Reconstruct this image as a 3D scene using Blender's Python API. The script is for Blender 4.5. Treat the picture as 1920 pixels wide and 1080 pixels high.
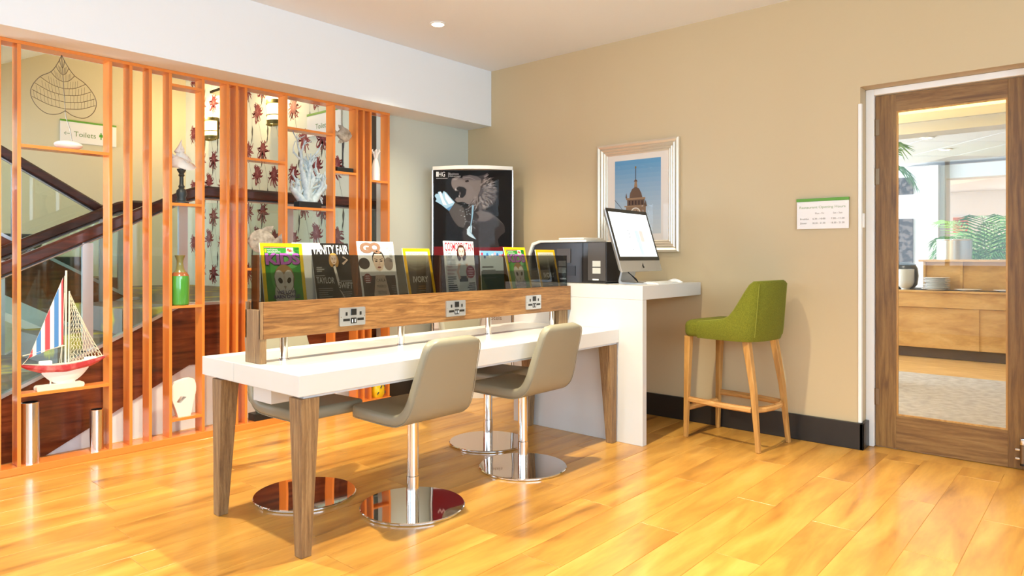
import bpy, bmesh, math, random
from mathutils import Vector, Matrix
R = math.radians; PI = math.pi
for _o in list(bpy.data.objects): bpy.data.objects.remove(_o)
scene = bpy.context.scene
COL = scene.collection
# world axes: X runs along the orange screen and the long table, Y runs along the tan wall
# ------------------------------------------------------------------ camera
HEAD = math.degrees(math.atan2(1297, 1130))          # heading of the lens from +Y towards -X
cam_d = bpy.data.cameras.new('camera'); cam = bpy.data.objects.new('camera', cam_d); COL.objects.link(cam)
cam_d.sensor_width = 36.0; cam_d.lens = 1297/1920*36.0
cam_d.shift_y = -59/1920
cam_d.clip_start = .05; cam_d.clip_end = 100
cam.location = (0, 0, 1.2)
cam.rotation_euler = (R(90), 0, math.atan2(1130, 1297) - R(90))
scene.camera = cam
# ------------------------------------------------------------------ exposure, world, daylight
vs = scene.view_settings
vs.view_transform = 'Standard'; vs.look = 'None'; vs.gamma = 1.0; vs.use_curve_mapping = False
vs.exposure = -0.26
w = bpy.data.worlds.new('World'); scene.world = w; w.use_nodes = True
_bg = w.node_tree.nodes['Background']; _bg.inputs[0].default_value = (.80, .90, 1.0, 1); _bg.inputs[1].default_value = .3
def area(name, loc, rot, sx, sy, power, col):
    d = bpy.data.lights.new(name, 'AREA'); d.shape = 'RECTANGLE'; d.size = sx; d.size_y = sy; d.energy = power; d.color = col
    o = bpy.data.objects.new(name, d); COL.objects.link(o); o.location = loc; o.rotation_euler = rot
    return o
DAY = (.62, .82, 1.0); WARM = (1.0, .90, .66)
area('daylight_left_window', (-2.93, .75, 1.875), (0, R(-90), 0), 1.75, 7.3, 175, DAY)       # shines +X through window_1
area('daylight_rear_window', (.0, -3.33, 1.875), (R(90), 0, 0), 5.2, 1.75, 340, DAY)        # shines +Y through window_2
area('daylight_stair_window', (-2.93, 6.6, 1.35), (0, R(-90), 0), 1.9, 2.8, 470, DAY)      # shines +X through window_3
area('daylight_restaurant_window', (10.0, 6.2, 1.45), (R(-90), 0, 0), 6.0, 1.9, 950, (.78, .90, 1.0))
area('daylight_inner_room', (17.95, 2.0, 1.5), (0, R(90), 0), 2.0, 6.0, 260, (1, .98, .95))
# ------------------------------------------------------------------ materials
def lin(c):
    if isinstance(c, str):
        c = c.lstrip('#'); c = [int(c[i:i+2], 16)/255 for i in (0, 2, 4)]
        c = [x/12.92 if x <= .04045 else ((x+.055)/1.055)**2.4 for x in c]
    return (c[0], c[1], c[2], 1.0)
MATS = {}
def newmat(name):
    m = bpy.data.materials.new(name); m.use_nodes = True; MATS[name] = m
    return m, m.node_tree.nodes, m.node_tree.links, m.node_tree.nodes['Principled BSDF']
def plain(name, col, rough=.5, metal=0, spec=.5, coat=0, bump=0, bscale=200, emit=0, sheen=0):
    m, N, L, p = newmat(name)
    p.inputs['Base Color'].default_value = lin(col); p.inputs['Roughness'].default_value = rough
    p.inputs['Metallic'].default_value = metal; p.inputs['Specular IOR Level'].default_value = spec
    p.inputs['Coat Weight'].default_value = coat; p.inputs['Sheen Weight'].default_value = sheen
    if emit:
        p.inputs['Emission Color'].default_value = lin(col); p.inputs['Emission Strength'].default_value = emit
    if bump:
        t = N.new('ShaderNodeTexCoord'); n = N.new('ShaderNodeTexNoise'); n.inputs['Scale'].default_value = bscale; n.inputs['Detail'].default_value = 3
        b = N.new('ShaderNodeBump'); b.inputs['Strength'].default_value = bump; b.inputs['Distance'].default_value = .002
        L.new(t.outputs['Object'], n.inputs['Vector']); L.new(n.outputs['Fac'], b.inputs['Height']); L.new(b.outputs['Normal'], p.inputs['Normal'])
    return m
def ramp(N, stops):
    r = N.new('ShaderNodeValToRGB'); e = r.color_ramp.elements
    while len(e) < len(stops): e.new(.5)
    for i, (pos, c) in enumerate(stops): e[i].position = pos; e[i].color = lin(c)
    return r
def grain(name, stops, stretch=(1, 14, 14), scale=3.0, rough=.45, bump=.15, rnd=False, coat=0, spec=.5, dist=.6, fine=.35, vary=0):
    """wood: stretched noise plus fine pores; rnd shifts the figure from plank to plank"""
    m, N, L, p = newmat(name)
    t = N.new('ShaderNodeTexCoord'); mp = N.new('ShaderNodeMapping'); mp.inputs['Scale'].default_value = stretch
    src = t.outputs['Object']
    if rnd:
        oi = N.new('ShaderNodeObjectInfo'); mul = N.new('ShaderNodeVectorMath'); mul.operation = 'SCALE'; mul.inputs['Scale'].default_value = 37.0
        cb = N.new('ShaderNodeCombineXYZ'); L.new(oi.outputs['Random'], cb.inputs[0]); L.new(oi.outputs['Random'], cb.inputs[1]); L.new(oi.outputs['Random'], cb.inputs[2])
        L.new(cb.outputs[0], mul.inputs[0]); ad = N.new('ShaderNodeVectorMath'); L.new(src, ad.inputs[0]); L.new(mul.outputs[0], ad.inputs[1]); src = ad.outputs[0]
    L.new(src, mp.inputs['Vector'])
    n = N.new('ShaderNodeTexNoise'); n.inputs['Scale'].default_value = scale; n.inputs['Detail'].default_value = 6; n.inputs['Distortion'].default_value = dist
    L.new(mp.outputs[0], n.inputs['Vector'])
    r = ramp(N, stops); L.new(n.outputs['Fac'], r.inputs[0])
    n2 = N.new('ShaderNodeTexNoise'); n2.inputs['Scale'].default_value = scale*9; n2.inputs['Detail'].default_value = 3; L.new(mp.outputs[0], n2.inputs['Vector'])
    r2 = ramp(N, [(.35, (.62, .62, .62)), (.62, (1, 1, 1))]); L.new(n2.outputs['Fac'], r2.inputs[0])
    mx = N.new('ShaderNodeMixRGB'); mx.blend_type = 'MULTIPLY'; mx.inputs[0].default_value = fine
    L.new(r.outputs[0], mx.inputs[1]); L.new(r2.outputs[0], mx.inputs[2]); out = mx.outputs[0]
    if vary:
        hs = N.new('ShaderNodeHueSaturation'); mr = N.new('ShaderNodeMapRange'); mr.inputs[3].default_value = 1-vary; mr.inputs[4].default_value = 1+vary
        L.new(oi.outputs['Random'], mr.inputs[0]); L.new(mr.outputs[0], hs.inputs['Value']); L.new(out, hs.inputs['Color']); out = hs.outputs[0]
    L.new(out, p.inputs['Base Color']); p.inputs['Roughness'].default_value = rough; p.inputs['Coat Weight'].default_value = coat; p.inputs['Coat Roughness'].default_value = .12
    p.inputs['Specular IOR Level'].default_value = spec
    b = N.new('ShaderNodeBump'); b.inputs['Strength'].default_value = bump; b.inputs['Distance'].default_value = .001
    L.new(n2.outputs['Fac'], b.inputs['Height']); L.new(b.outputs['Normal'], p.inputs['Normal'])
    return m
def glass(name, tint, ior=1.45, rough=0.0, refl=1.0):
    """thin pane: tinted see-through plus Fresnel mirror"""
    m = bpy.data.materials.new(name); m.use_nodes = True; MATS[name] = m; N = m.node_tree.nodes; L = m.node_tree.links
    N.remove(N['Principled BSDF']); out = N['Material Output']
    tr = N.new('ShaderNodeBsdfTransparent'); tr.inputs[0].default_value = lin(tint)
    gl = N.new('ShaderNodeBsdfGlossy'); gl.inputs['Roughness'].default_value = rough; gl.inputs[0].default_value = (refl, refl, refl, 1)
    fr = N.new('ShaderNodeFresnel'); ge = N.new('ShaderNodeNewGeometry'); mr = N.new('ShaderNodeMapRange'); mr.inputs[3].default_value = ior; mr.inputs[4].default_value = 1/ior
    L.new(ge.outputs['Backfacing'], mr.inputs[0]); L.new(mr.outputs[0], fr.inputs[0])       # thin pane: the far face mirrors no more than the near one
    mx = N.new('ShaderNodeMixShader'); L.new(fr.outputs[0], mx.inputs[0]); L.new(tr.outputs[0], mx.inputs[1]); L.new(gl.outputs[0], mx.inputs[2]); L.new(mx.outputs[0], out.inputs[0])
    return m
def blotch(name, c1, c2, scale=4, rough=.9, lo=.4, hi=.6, detail=5, bump=0):
    m, N, L, p = newmat(name)
    t = N.new('ShaderNodeTexCoord'); n = N.new('ShaderNodeTexNoise'); n.inputs['Scale'].default_value = scale; n.inputs['Detail'].default_value = detail
    r = ramp(N, [(lo, c1), (hi, c2)]); L.new(t.outputs['Object'], n.inputs['Vector']); L.new(n.outputs['Fac'], r.inputs[0]); L.new(r.outputs[0], p.inputs['Base Color'])
    p.inputs['Roughness'].default_value = rough
    if bump:
        b = N.new('ShaderNodeBump'); b.inputs['Strength'].default_value = bump; L.new(n.outputs['Fac'], b.inputs['Height']); L.new(b.outputs['Normal'], p.inputs['Normal'])
    return m
def printed(name, rough=.35, emit=0, spec=.5):
    m, N, L, p = newmat(name); p.inputs['Specular IOR Level'].default_value = spec
    a = N.new('ShaderNodeAttribute'); a.attribute_name = 'Col'; L.new(a.outputs['Color'], p.inputs['Base Color']); p.inputs['Roughness'].default_value = rough
    if emit: L.new(a.outputs['Color'], p.inputs['Emission Color']); p.inputs['Emission Strength'].default_value = emit
    return m
plain('tan_wall', '#c9b48e', .5, bump=.06, bscale=120)
plain('pale_wall', '#cfd0c2', .8, bump=.06, bscale=120)
plain('beige_wall', '#d8cbaa', .85)
plain('white_paint', '#edf1f5', .8)
plain('ceiling_paint', '#eceff3', .9)
plain('white_gloss', '#f2efe9', .35)
plain('paper_ground', '#dfdcc8', .8)
plain('black_skirting', '#26221f', .35)
plain('orange_paint', '#ea8a3c', .22, coat=.5)
plain('white_laminate', '#d6d3ce', .28)
plain('grey_edge', '#c9ccd0', .4)
grain('floor_wood', [(.20, '#74491a'), (.38, '#bb8236'), (.56, '#cf9743'), (.75, '#dda955')], (1.0, 5.5, 5.5), 1.5, .32, .03, True, coat=.22, fine=.2, vary=.045)
grain('walnut', [(.3, '#6f4a27'), (.5, '#8f6438'), (.7, '#a87c4b')], (1.0, 9, 9), 4, .45, .12)
grain('walnut_leg', [(.3, '#75573a'), (.5, '#937048'), (.7, '#a9875c')], (22, 22, 1.2), 4, .55, .35, fine=.6)
grain('walnut_rail', [(.3, '#6f4926'), (.5, '#946537'), (.72, '#b0814b')], (1.2, 16, 16), 3.2, .40, .2, dist=1.2, fine=.55)
grain('door_oak_v', [(.3, '#6b4826'), (.5, '#866033'), (.7, '#98713f')], (16, 16, 1.0), 3.5, .42, .1, fine=.4)
grain('door_oak_h', [(.3, '#6f4b28'), (.5, '#8b6437'), (.7, '#9d7645')], (16, 1.2, 16), 3, .42, .1, fine=.4)
grain('stair_wood', [(.3, '#4d2110'), (.5, '#6e3319'), (.72, '#8a4624')], (1.2, 10, 10), 2.6, .25, .05, coat=.4)
grain('rail_wood', [(.3, '#2c120c'), (.55, '#471d12'), (.75, '#5d2a1b')], (1.5, 10, 10), 3, .28, .04, coat=.5)
grain('beech', [(.3, '#b07d40'), (.55, '#c5924f'), (.75, '#d2a463')], (9, 9, 1.0), 4, .38, .05, fine=.2)
grain('beech_h', [(.3, '#b98548'), (.55, '#d09b5b'), (.75, '#dcae70')], (2, 2, 9), 4, .38, .05, fine=.2)
grain('counter_oak', [(.3, '#bd8a48'), (.55, '#d3a360'), (.75, '#deb374')], (9, 1.4, 5), 2.0, .4, .04, fine=.25)
plain('vinyl', '#938c77', .42, bump=.08, bscale=500)
plain('chrome', '#e2dfdc', .035, 1)
plain('chrome_tube', '#e0dcd8', .10, 1)
plain('brushed_steel', '#cfcdc8', .28, 1)
plain('satin_alu', '#c9ccd0', .35, .85)
plain('black_plastic', '#171616', .35)
plain('printer_black', '#2a2624', .30)
plain('printer_grey', '#4b4644', .45)
plain('off_white_plastic', '#ece7dc', .4)
plain('white_plastic', '#f3f3f0', .35)
plain('white_stone', '#efece6', .6, bump=.2, bscale=60)
plain('white_ceramic', '#f5f4f0', .15, coat=.3)
plain('green_glaze', '#4f9a3c', .12, coat=.6)
plain('bronze_glaze', '#7c7a48', .18, coat=.5)
plain('rust_glaze', '#9a5a35', .25)
plain('yellow_glaze', '#f2cf1e', .2, coat=.4)
plain('pedestal_slate', '#2e3638', .45)
plain('black_base', '#1c1d1e', .4)
plain('wire_metal', '#77695a', .3, .9)
plain('aluminium_tube', '#d6d6d6', .14, 1)
plain('mast_wood', '#e6ddc8', .6)
plain('net_cord', '#e2d9bc', .9)
blotch('hull_red', '#c23b42', '#e08a86', 22, .7, .45, .75)
blotch('stone_fish', '#c9bfae', '#8f8373', 30, .85, .35, .7, bump=.4)
blotch('coral_blue', '#cfdbe0', '#a9bcc4', 40, .75, .35, .7, bump=.4)
blotch('green_figure', '#3f4a44', '#7d8a6e', 30, .5)
blotch('stair_carpet', '#b3a545', '#76706a', 4, .95, .36, .46)
blotch('carpet', '#b9ada0', '#a3988b', 14, .95, .35, .65, bump=.1)
blotch('dark_panel', '#6b5f5b', '#2e2422', 14, .8, .47, .53)
blotch('green_fabric', '#62630c', '#777818', 160, .95, .3, .7, bump=.35)
plain('piping_green', '#84852a', .9)
plain('leaf_green', '#4f8c3a', .5)
plain('leaf_pale', '#8fb56a', .5)
plain('frame_silver', '#e3d8c4', .28, .55)
plain('mount_card', '#f0e4d6', .8)
plain('sign_white', '#efe9e4', .4)
plain('sign_green', '#5f9a2b', .4)
plain('lamp_bronze', '#5d5328', .4, .4)
plain('lamp_glow', '#ffdf9a', .5, emit=3.5)
plain('downlight_glow', '#fff1dc', .5, emit=14)
plain('brass_hinge', '#8b745a', .35, .8)
plain('screen_white', '#eef6fb', .3, emit=1.0)
plain('poster_black', '#191514', .25)
plain('grey_metal', '#8b8f94', .35, .9)
plain('dark_crockery', '#2f3638', .3)
plain('grey_ceramic', '#c7c6bf', .3)
plain('tile_white', '#e3e6e8', .85)
plain('kick_dark', '#3a2a22', .6)
plain('cream_glow_paint', '#f4e2b0', .8)
plain('dark_frame', '#2b1713', .35)
plain('flower_red', '#8e2f36', .8)
plain('leaf_grey', '#4a443c', .8)
printed('poster_print', .6, spec=.15); printed('cover_print', .35, spec=.3); printed('matte_print', .7); printed('screen_print', .3, .9)
glass('smoked_glass', (.53, .53, .51), 1.5)
glass('clear_glass', (.97, .985, .98), 1.45)
glass('green_glass', (.90, .965, .945), 1.5)
glass('acrylic', (.97, .97, .97), 1.10)
# ------------------------------------------------------------------ mesh helpers
class MB:
    def __init__(s): s.v = []; s.f = []
    def add(s, vs, fs, M=None):
        o = len(s.v)
        s.v += [tuple(M @ Vector(p)) for p in vs] if M is not None else [tuple(p) for p in vs]
        s.f += [tuple(i+o for i in f) for f in fs]
        return s
    def box(s, x0, x1, y0, y1, z0, z1, M=None):
        return s.add([(x0,y0,z0),(x1,y0,z0),(x1,y1,z0),(x0,y1,z0),(x0,y0,z1),(x1,y0,z1),(x1,y1,z1),(x0,y1,z1)],
                     [(0,3,2,1),(4,5,6,7),(0,1,5,4),(1,2,6,5),(2,3,7,6),(3,0,4,7)], M)
    def loft(s, rings, cap=True, closed=True, M=None):
        n = len(rings[0]); vs = [p for r in rings for p in r]; fs = []
        for i in range(len(rings)-1):
            for j in range(n if closed else n-1):
                k = (j+1) % n
                fs.append((i*n+j, i*n+k, (i+1)*n+k, (i+1)*n+j))
        if cap: fs += [tuple(reversed(range(n))), tuple(range((len(rings)-1)*n, len(rings)*n))]
        return s.add(vs, fs, M)
    def prism(s, pts, axis, a0, a1, M=None):
        def mk(p, a):
            return {'x': (a, p[0], p[1]), 'y': (p[0], a, p[1]), 'z': (p[0], p[1], a)}[axis]
        return s.loft([[mk(p, a0) for p in pts], [mk(p, a1) for p in pts]], True, True, M)
    def lathe(s, prof, n=24, c=(0,0,0), M=None):
        return s.loft([[(c[0]+r*math.cos(2*PI*j/n), c[1]+r*math.sin(2*PI*j/n), c[2]+z) for j in range(n)] for r, z in prof], True, True, M)
    def ring(s, prof, n=24, c=(0,0,0), M=None):
        p = list(prof)+[prof[0]]
        return s.loft([[(c[0]+r*math.cos(2*PI*j/n), c[1]+r*math.sin(2*PI*j/n), c[2]+z) for j in range(n)] for r, z in p], False, True, M)
    def tube(s, pts, r, n=8, M=None):
        pts = [Vector(p) for p in pts]; rs = r if isinstance(r, (list, tuple)) else [r]*len(pts)
        rings = []; up = None
        for i, p in enumerate(pts):
            t = (pts[min(i+1, len(pts)-1)] - pts[max(i-1, 0)])
            if t.length < 1e-9: t = Vector((0,0,1))
            t.normalize()
            if up is None:
                up = Vector((0,0,1)) if abs(t.z) < .9 else Vector((1,0,0))
            a = t.cross(up); a.normalize(); b = a.cross(t); b.normalize(); up = b
            rings.append([tuple(p + a*rs[i]*math.cos(2*PI*j/n) + b*rs[i]*math.sin(2*PI*j/n)) for j in range(n)])
        return s.loft(rings, True, True, M)
    def build(s, name, m, parent=None, loc=None, smooth=False, bevel=0, seg=2, angle=35):
        me = bpy.data.meshes.new(name); me.from_pydata(s.v, [], s.f); me.update()
        bm = bmesh.new(); bm.from_mesh(me); bmesh.ops.recalc_face_normals(bm, faces=bm.faces)
        if bevel:
            es = [e for e in bm.edges if len(e.link_faces) == 2 and e.calc_face_angle() > R(30)]
            bmesh.ops.bevel(bm, geom=es, offset=bevel, segments=seg, affect='EDGES', profile=.5)
        if smooth:
            for f in bm.faces: f.smooth = True
        bm.to_mesh(me); bm.free()
        if smooth: me.set_sharp_from_angle(angle=R(angle))
        me.materials.append(MATS[m] if isinstance(m, str) else m)
        o = bpy.data.objects.new(name, me); COL.objects.link(o)
        if parent: o.parent = parent
        if loc is not None: o.location = loc
        return o
def rrect(w, h, r, n=4, cx=0, cy=0):
    pts = []
    for sx, sy, a0 in ((1, 1, 0), (-1, 1, 90), (-1, -1, 180), (1, -1, 270)):
        for k in range(n+1):
            a = R(a0 + 90*k/n); pts.append((cx+sx*(w/2-r)+r*math.cos(a), cy+sy*(h/2-r)+r*math.sin(a)))
    return pts
def box(name, m, x0, x1, y0, y1, z0, z1, parent=None, bevel=0, smooth=False):
    return MB().box(x0, x1, y0, y1, z0, z1).build(name, m, parent, bevel=bevel, smooth=smooth)
def tag(o, label, cat, group=None):
    o['label'] = label; o['category'] = cat
    if group: o['group'] = group
    return o
def struct(o, label=None):
    o['kind'] = 'structure'
    if label: o['label'] = label
    return o
def thing(name, label, cat, loc=(0,0,0), rz=0, group=None):
    o = bpy.data.objects.new(name, None); COL.objects.link(o); o.location = loc; o.rotation_euler = (0, 0, rz); o.empty_display_size = .05
    return tag(o, label, cat, group)
def sempty(name, label=None):
    o = bpy.data.objects.new(name, None); COL.objects.link(o); o.empty_display_size = .05
    return struct(o, label)
def kids(o): return [c for c in bpy.data.objects if c.parent == o]
def dup(o, loc=None, rz=None, label=None, parent=None):
    c = o.copy(); COL.objects.link(c)
    if parent: c.parent = parent
    if loc is not None: c.location = loc
    if rz is not None: c.rotation_euler = (0, 0, rz)
    if label: c['label'] = label
    for ch in kids(o): dup(ch, parent=c)
    return c
# ------------------------------------------------------------------ flat print (lettering, pictures) as coloured shapes on a surface
_txt = {}
def text_mesh(body, bold=0):
    key = (body, bold)
    if key not in _txt:
        cu = bpy.data.curves.new('lettering', 'FONT'); cu.body = body; cu.size = 1.0; cu.resolution_u = 3; cu.offset = bold
        ob = bpy.data.objects.new('lettering', cu); COL.objects.link(ob)
        dg = bpy.context.evaluated_depsgraph_get(); ev = ob.evaluated_get(dg); me = ev.to_mesh()
        vs = [(v.co.x, v.co.y) for v in me.vertices]; fs = [tuple(p.vertices) for p in me.polygons]
        ev.to_mesh_clear(); bpy.data.objects.remove(ob); bpy.data.curves.remove(cu)
        x0 = min(v[0] for v in vs); x1 = max(v[0] for v in vs); y0 = min(v[1] for v in vs); y1 = max(v[1] for v in vs)
        _txt[key] = ([((x-x0)/(x1-x0), (y-y0)/(y1-y0)) for x, y in vs], fs, (x1-x0)/(y1-y0))
    return _txt[key]
class Print:
    """coordinates in metres on a sheet: x to the right, y up"""
    def __init__(s, step=.00025): s.items = []; s.step = step; s.layer = 0
    def poly(s, pts, col, keep=False):
        if not keep: s.layer += 1
        s.items.append((list(pts), [tuple(range(len(pts)))], lin(col), s.layer)); return s
    def rect(s, x0, x1, y0, y1, col, **k): return s.poly([(x0,y0),(x1,y0),(x1,y1),(x0,y1)], col, **k)
    def ell(s, cx, cy, rx, ry, col, rot=0, n=20, keep=False):
        ca, sa = math.cos(rot), math.sin(rot)
        return s.poly([(cx+rx*math.cos(2*PI*i/n)*ca-ry*math.sin(2*PI*i/n)*sa, cy+rx*math.cos(2*PI*i/n)*sa+ry*math.sin(2*PI*i/n)*ca) for i in range(n)], col, keep)
    def stroke(s, pts, w0, col, w1=None, keep=False):
        if not keep: s.layer += 1
        w1 = w0 if w1 is None else w1; L = []; Rr = []; n = len(pts)
        for i, p in enumerate(pts):
            a = pts[max(i-1, 0)]; b = pts[min(i+1, n-1)]; dx, dy = b[0]-a[0], b[1]-a[1]; l = math.hypot(dx, dy) or 1
            wd = (w0+(w1-w0)*i/max(n-1, 1))/2; L.append((p[0]-dy/l*wd, p[1]+dx/l*wd)); Rr.append((p[0]+dy/l*wd, p[1]-dx/l*wd))
        s.items.append((L+Rr, [(i, i+1, n+i+1, n+i) for i in range(n-1)], lin(col), s.layer)); return s
    def text(s, body, x, y, col, h=None, w=None, rot=0, align='l', shear=0, bold=0):
        vs, fs, ar = text_mesh(body, bold); s.layer += 1
        if h is None: h = w/ar
        if w is None: w = h*ar
        ox = {'l': 0, 'c': -w/2, 'r': -w}[align]; ca, sa = math.cos(rot), math.sin(rot); pts = []
        for a, b in vs:
            px, py = ox+a*w+b*h*shear, b*h; pts.append((x+px*ca-py*sa, y+px*sa+py*ca))
        s.items.append((pts, fs, lin(col), s.layer)); return s
    def lines(s, x, y, w, n, dy, h, col, seed=1, align='l'):
        rg = random.Random(seed)
        s.layer += 1
        for i in range(n):
            ww = w*rg.uniform(.6, 1); xx = x if align == 'l' else x-ww/2 if align == 'c' else x-ww
            s.items.append(([(xx, y-i*dy), (xx+ww, y-i*dy), (xx+ww, y-i*dy+h), (xx, y-i*dy+h)], [(0,1,2,3)], lin(col), s.layer))
        return s
    def build(s, name, m, parent=None, fn=None, loc=None):
        fn = fn or (lambda x, y, o: (x, -o, y))
        V = []; Fs = []; C = []
        for pts, fs, c, ly in s.items:
            o = len(V); V += [fn(x, y, ly*s.step) for x, y in pts]
            for f in fs: Fs.append(tuple(i+o for i in f)); C.append(c)
        me = bpy.data.meshes.new(name); me.from_pydata(V, [], Fs); me.update()
        at = me.color_attributes.new('Col', 'FLOAT_COLOR', 'CORNER')
        for p, c in zip(me.polygons, C):
            for li in p.loop_indices: at.data[li].color = c
        me.materials.append(MATS[m]); o = bpy.data.objects.new(name, me); COL.objects.link(o)
        if parent: o.parent = parent
        if loc is not None: o.location = loc
        return o
# ================================================================== SETTING
# ---- floor: boards run along X; the slab carries on beyond the boards that can be told apart
floor = box('floor', 'floor_wood', -2.8, 4.95, -3.2, 4.75, -.12, -.002)
struct(floor, 'honey-coloured wood plank floor')
PL, PW = 1.285, .193
_full = None
_rg = random.Random(5)
def plank_mesh(L):
    g = .0008
    return MB().box(g, L-g, g, PW-g, -.01, 0).build('plank', 'floor_wood', floor, bevel=.0012, seg=1)
y = -.7; row = 0
_cache = {}
while y < 4.55:
    off = (row*.47) % 1.0*PL
    x = -.9 - off
    while x < 4.67:
        a = max(x, -.9); b = min(x+PL, 4.668)
        if b-a > .03:
            key = round(b-a, 3)
            if key in _cache:
                p = _cache[key].copy(); COL.objects.link(p)
            else:
                p = plank_mesh(b-a); _cache[key] = p
            p.location = (a, y, 0)
        x += PL
    y += PW; row += 1
# ---- main room shell
m = MB().box(-2.9, 4.95, -3.3, 4.75, 2.9, 3.0); struct(m.build('ceiling', 'ceiling_paint'), 'white plastered ceiling')
m = MB().box(4.67, 4.95, 1.194, 4.75, 0, 2.9).box(4.67, 4.95, .295, 1.194, 2.256, 2.9).box(4.67, 4.95, -3.2, .295, 0, 2.9)
struct(m.build('wall_right', 'tan_wall'), 'tan painted wall with the door')
struct(box('wall_back', 'pale_wall', 3.69, 4.67, 4.62, 4.75, 0, 2.395), 'pale grey-green wall in the corner')
struct(box('trim_1', 'white_paint', -2.8, 4.67, 4.32, 4.75, 2.395, 2.9, bevel=.002), 'deep white bulkhead above the orange screen')
def wall_with_hole(name, m, axis, a0, a1, c0, c1, z1, holes):
    """wall slab along an axis with window openings (h0, h1, zlow, zhigh)"""
    b = MB()
    def put(p, q, zl, zh):
        if axis == 'y': b.box(c0, c1, p, q, zl, zh)
        else: b.box(p, q, c0, c1, zl, zh)
    cur = a0
    for h0, h1, zl, zh in holes:
        put(cur, h0, 0, z1); put(h0, h1, 0, zl); put(h0, h1, zh, z1); cur = h1
    put(cur, a1, 0, z1)
    return struct(b.build(name, m))
wall_with_hole('wall_left', 'white_paint', 'y', -3.3, 8.8, -2.9, -2.8, 4.3, [(-2.9, 4.4, 1.0, 2.75), (5.2, 8.0, .4, 2.3)])
wall_with_hole('wall_rear', 'tan_wall', 'x', -2.9, 4.95, -3.3, -3.2, 2.9, [(-2.6, 2.6, 1.0, 2.75)])
struct(box('wall_screen_left', 'white_paint', -2.8, -.45, 4.56, 4.66, 0, 2.395))
def window(n, axis, a0, a1, c, zl, zh, k):
    e = sempty('window_%d' % n)
    def bar(nm, p, q, z0, z1, mt='white_gloss', t=.03):
        b = MB(); (b.box(c-t, c+t, p, q, z0, z1) if axis == 'y' else b.box(p, q, c-t, c+t, z0, z1)); return b.build(nm, mt, e)
    bar('window_frame', a0, a1, zl, zl+.06); bar('window_frame', a0, a1, zh-.06, zh)
    for i in range(k+1):
        p = a0+(a1-a0-.06)*i/k; bar('mullion', p, p+.06, zl+.06, zh-.06)
    return e
window(1, 'y', -2.9, 4.4, -2.85, 1.0, 2.75, 6); window(2, 'x', -2.6, 2.6, -3.25, 1.0, 2.75, 4); window(3, 'y', 5.2, 8.0, -2.85, .4, 2.3, 3)
# skirting
m = MB().box(4.648, 4.67, 1.172, 4.62, 0, .165).box(4.648, 4.80, 1.172, 1.194, 0, .165)
struct(m.build('baseboard_right', 'black_skirting', bevel=.003), 'black skirting board along the tan wall')
struct(box('baseboard_back', 'black_skirting', 3.69, 4.648, 4.598, 4.62, 0, .165, bevel=.003))
m = MB().box(4.648, 4.67, -3.2, .295, 0, .165); struct(m.build('baseboard_front', 'black_skirting'))
# corner guard of the door reveal
_g = MB().prism([(4.664+.0, 1.186), (4.664, 1.203), (4.667, 1.206), (4.672, 1.196), (4.694, 1.191), (4.690, 1.186), (4.672, 1.184)], 'z', .166, 2.15)
struct(_g.build('trim_2', 'white_gloss', smooth=True), 'white plastic corner guard beside the door')
# ---- glazed door
struct(MB().box(4.79, 4.86, 1.146, 1.193, 0, 2.255).box(4.79, 4.86, .296, .343, 0, 2.255).box(4.79, 4.86, .343, 1.146, 2.216, 2.255).build('trim_3', 'white_gloss', bevel=.003), 'cream painted door frame')
door = sempty('door_1', 'oak-framed glazed door to the restaurant')
D0, D1 = .344, 1.144
box('stile', 'door_oak_v', 4.82, 4.862, D1-.118, D1, .004, 2.213, door, bevel=.002)
box('stile', 'door_oak_v', 4.82, 4.862, D0, D0+.114, .004, 2.213, door, bevel=.002)
box('top_rail', 'door_oak_h', 4.8205, 4.8615, D0+.114, D1-.118, 2.107, 2.213, door)
box('bottom_rail', 'door_oak_h', 4.8205, 4.8615, D0+.114, D1-.118, .004, .21, door)
box('pane', 'clear_glass', 4.837, 4.843, D0+.114, D1-.118, .21, 2.107, door)
b = MB()
for a0, a1, z0, z1 in ((D0+.114, D0+.124, .21, 2.107), (D1-.128, D1-.118, .21, 2.107), (D0+.124, D1-.128, .21, .22), (D0+.124, D1-.128, 2.097, 2.107)): b.box(4.824, 4.837, a0, a1, z0, z1)
b.build('glazing_bead', 'beech', door)
for z in (2.015, 1.705, .315):
    h = MB().lathe([(.007, -.052), (.007, .052)], 10, (4.813, 1.148, z)).box(4.815, 4.8195, 1.12, 1.146, z-.05, z+.05)
    h = h.build('hinge', 'brass_hinge', door, smooth=True)
# floor bolt by the free edge of the door
hb = thing('door_holder', 'chrome and copper-coloured door holder low on the door edge', 'door holder', (4.795, .385, .03))
MB().lathe([(.0, 0), (.016, 0), (.016, .012), (.014, .014)], 16).build('foot', 'black_plastic', hb, smooth=True)
MB().lathe([(.0, .012), (.0165, .012), (.0165, .115), (.0, .115)], 18).build('barrel', 'brass_hinge', hb, smooth=True)
MB().lathe([(.0, .115), (.019, .117), (.021, .135), (.018, .152), (.0, .155)], 14).build('cap', 'chrome', hb, smooth=True)
for z in (.035, .085): MB().tube([(.0, .012, z), (.004, .032, z), (.02, .034, z)], [.006, .008, .004], 8).build('fixing_screw', 'chrome', hb, smooth=True)
# small cream sensor on the reveal
t = tag(box('door_sensor', 'off_white_plastic', 4.69, 4.715, 1.176, 1.193, 1.38, 1.47, bevel=.004), 'small cream sensor box on the door reveal', 'sensor')
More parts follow.
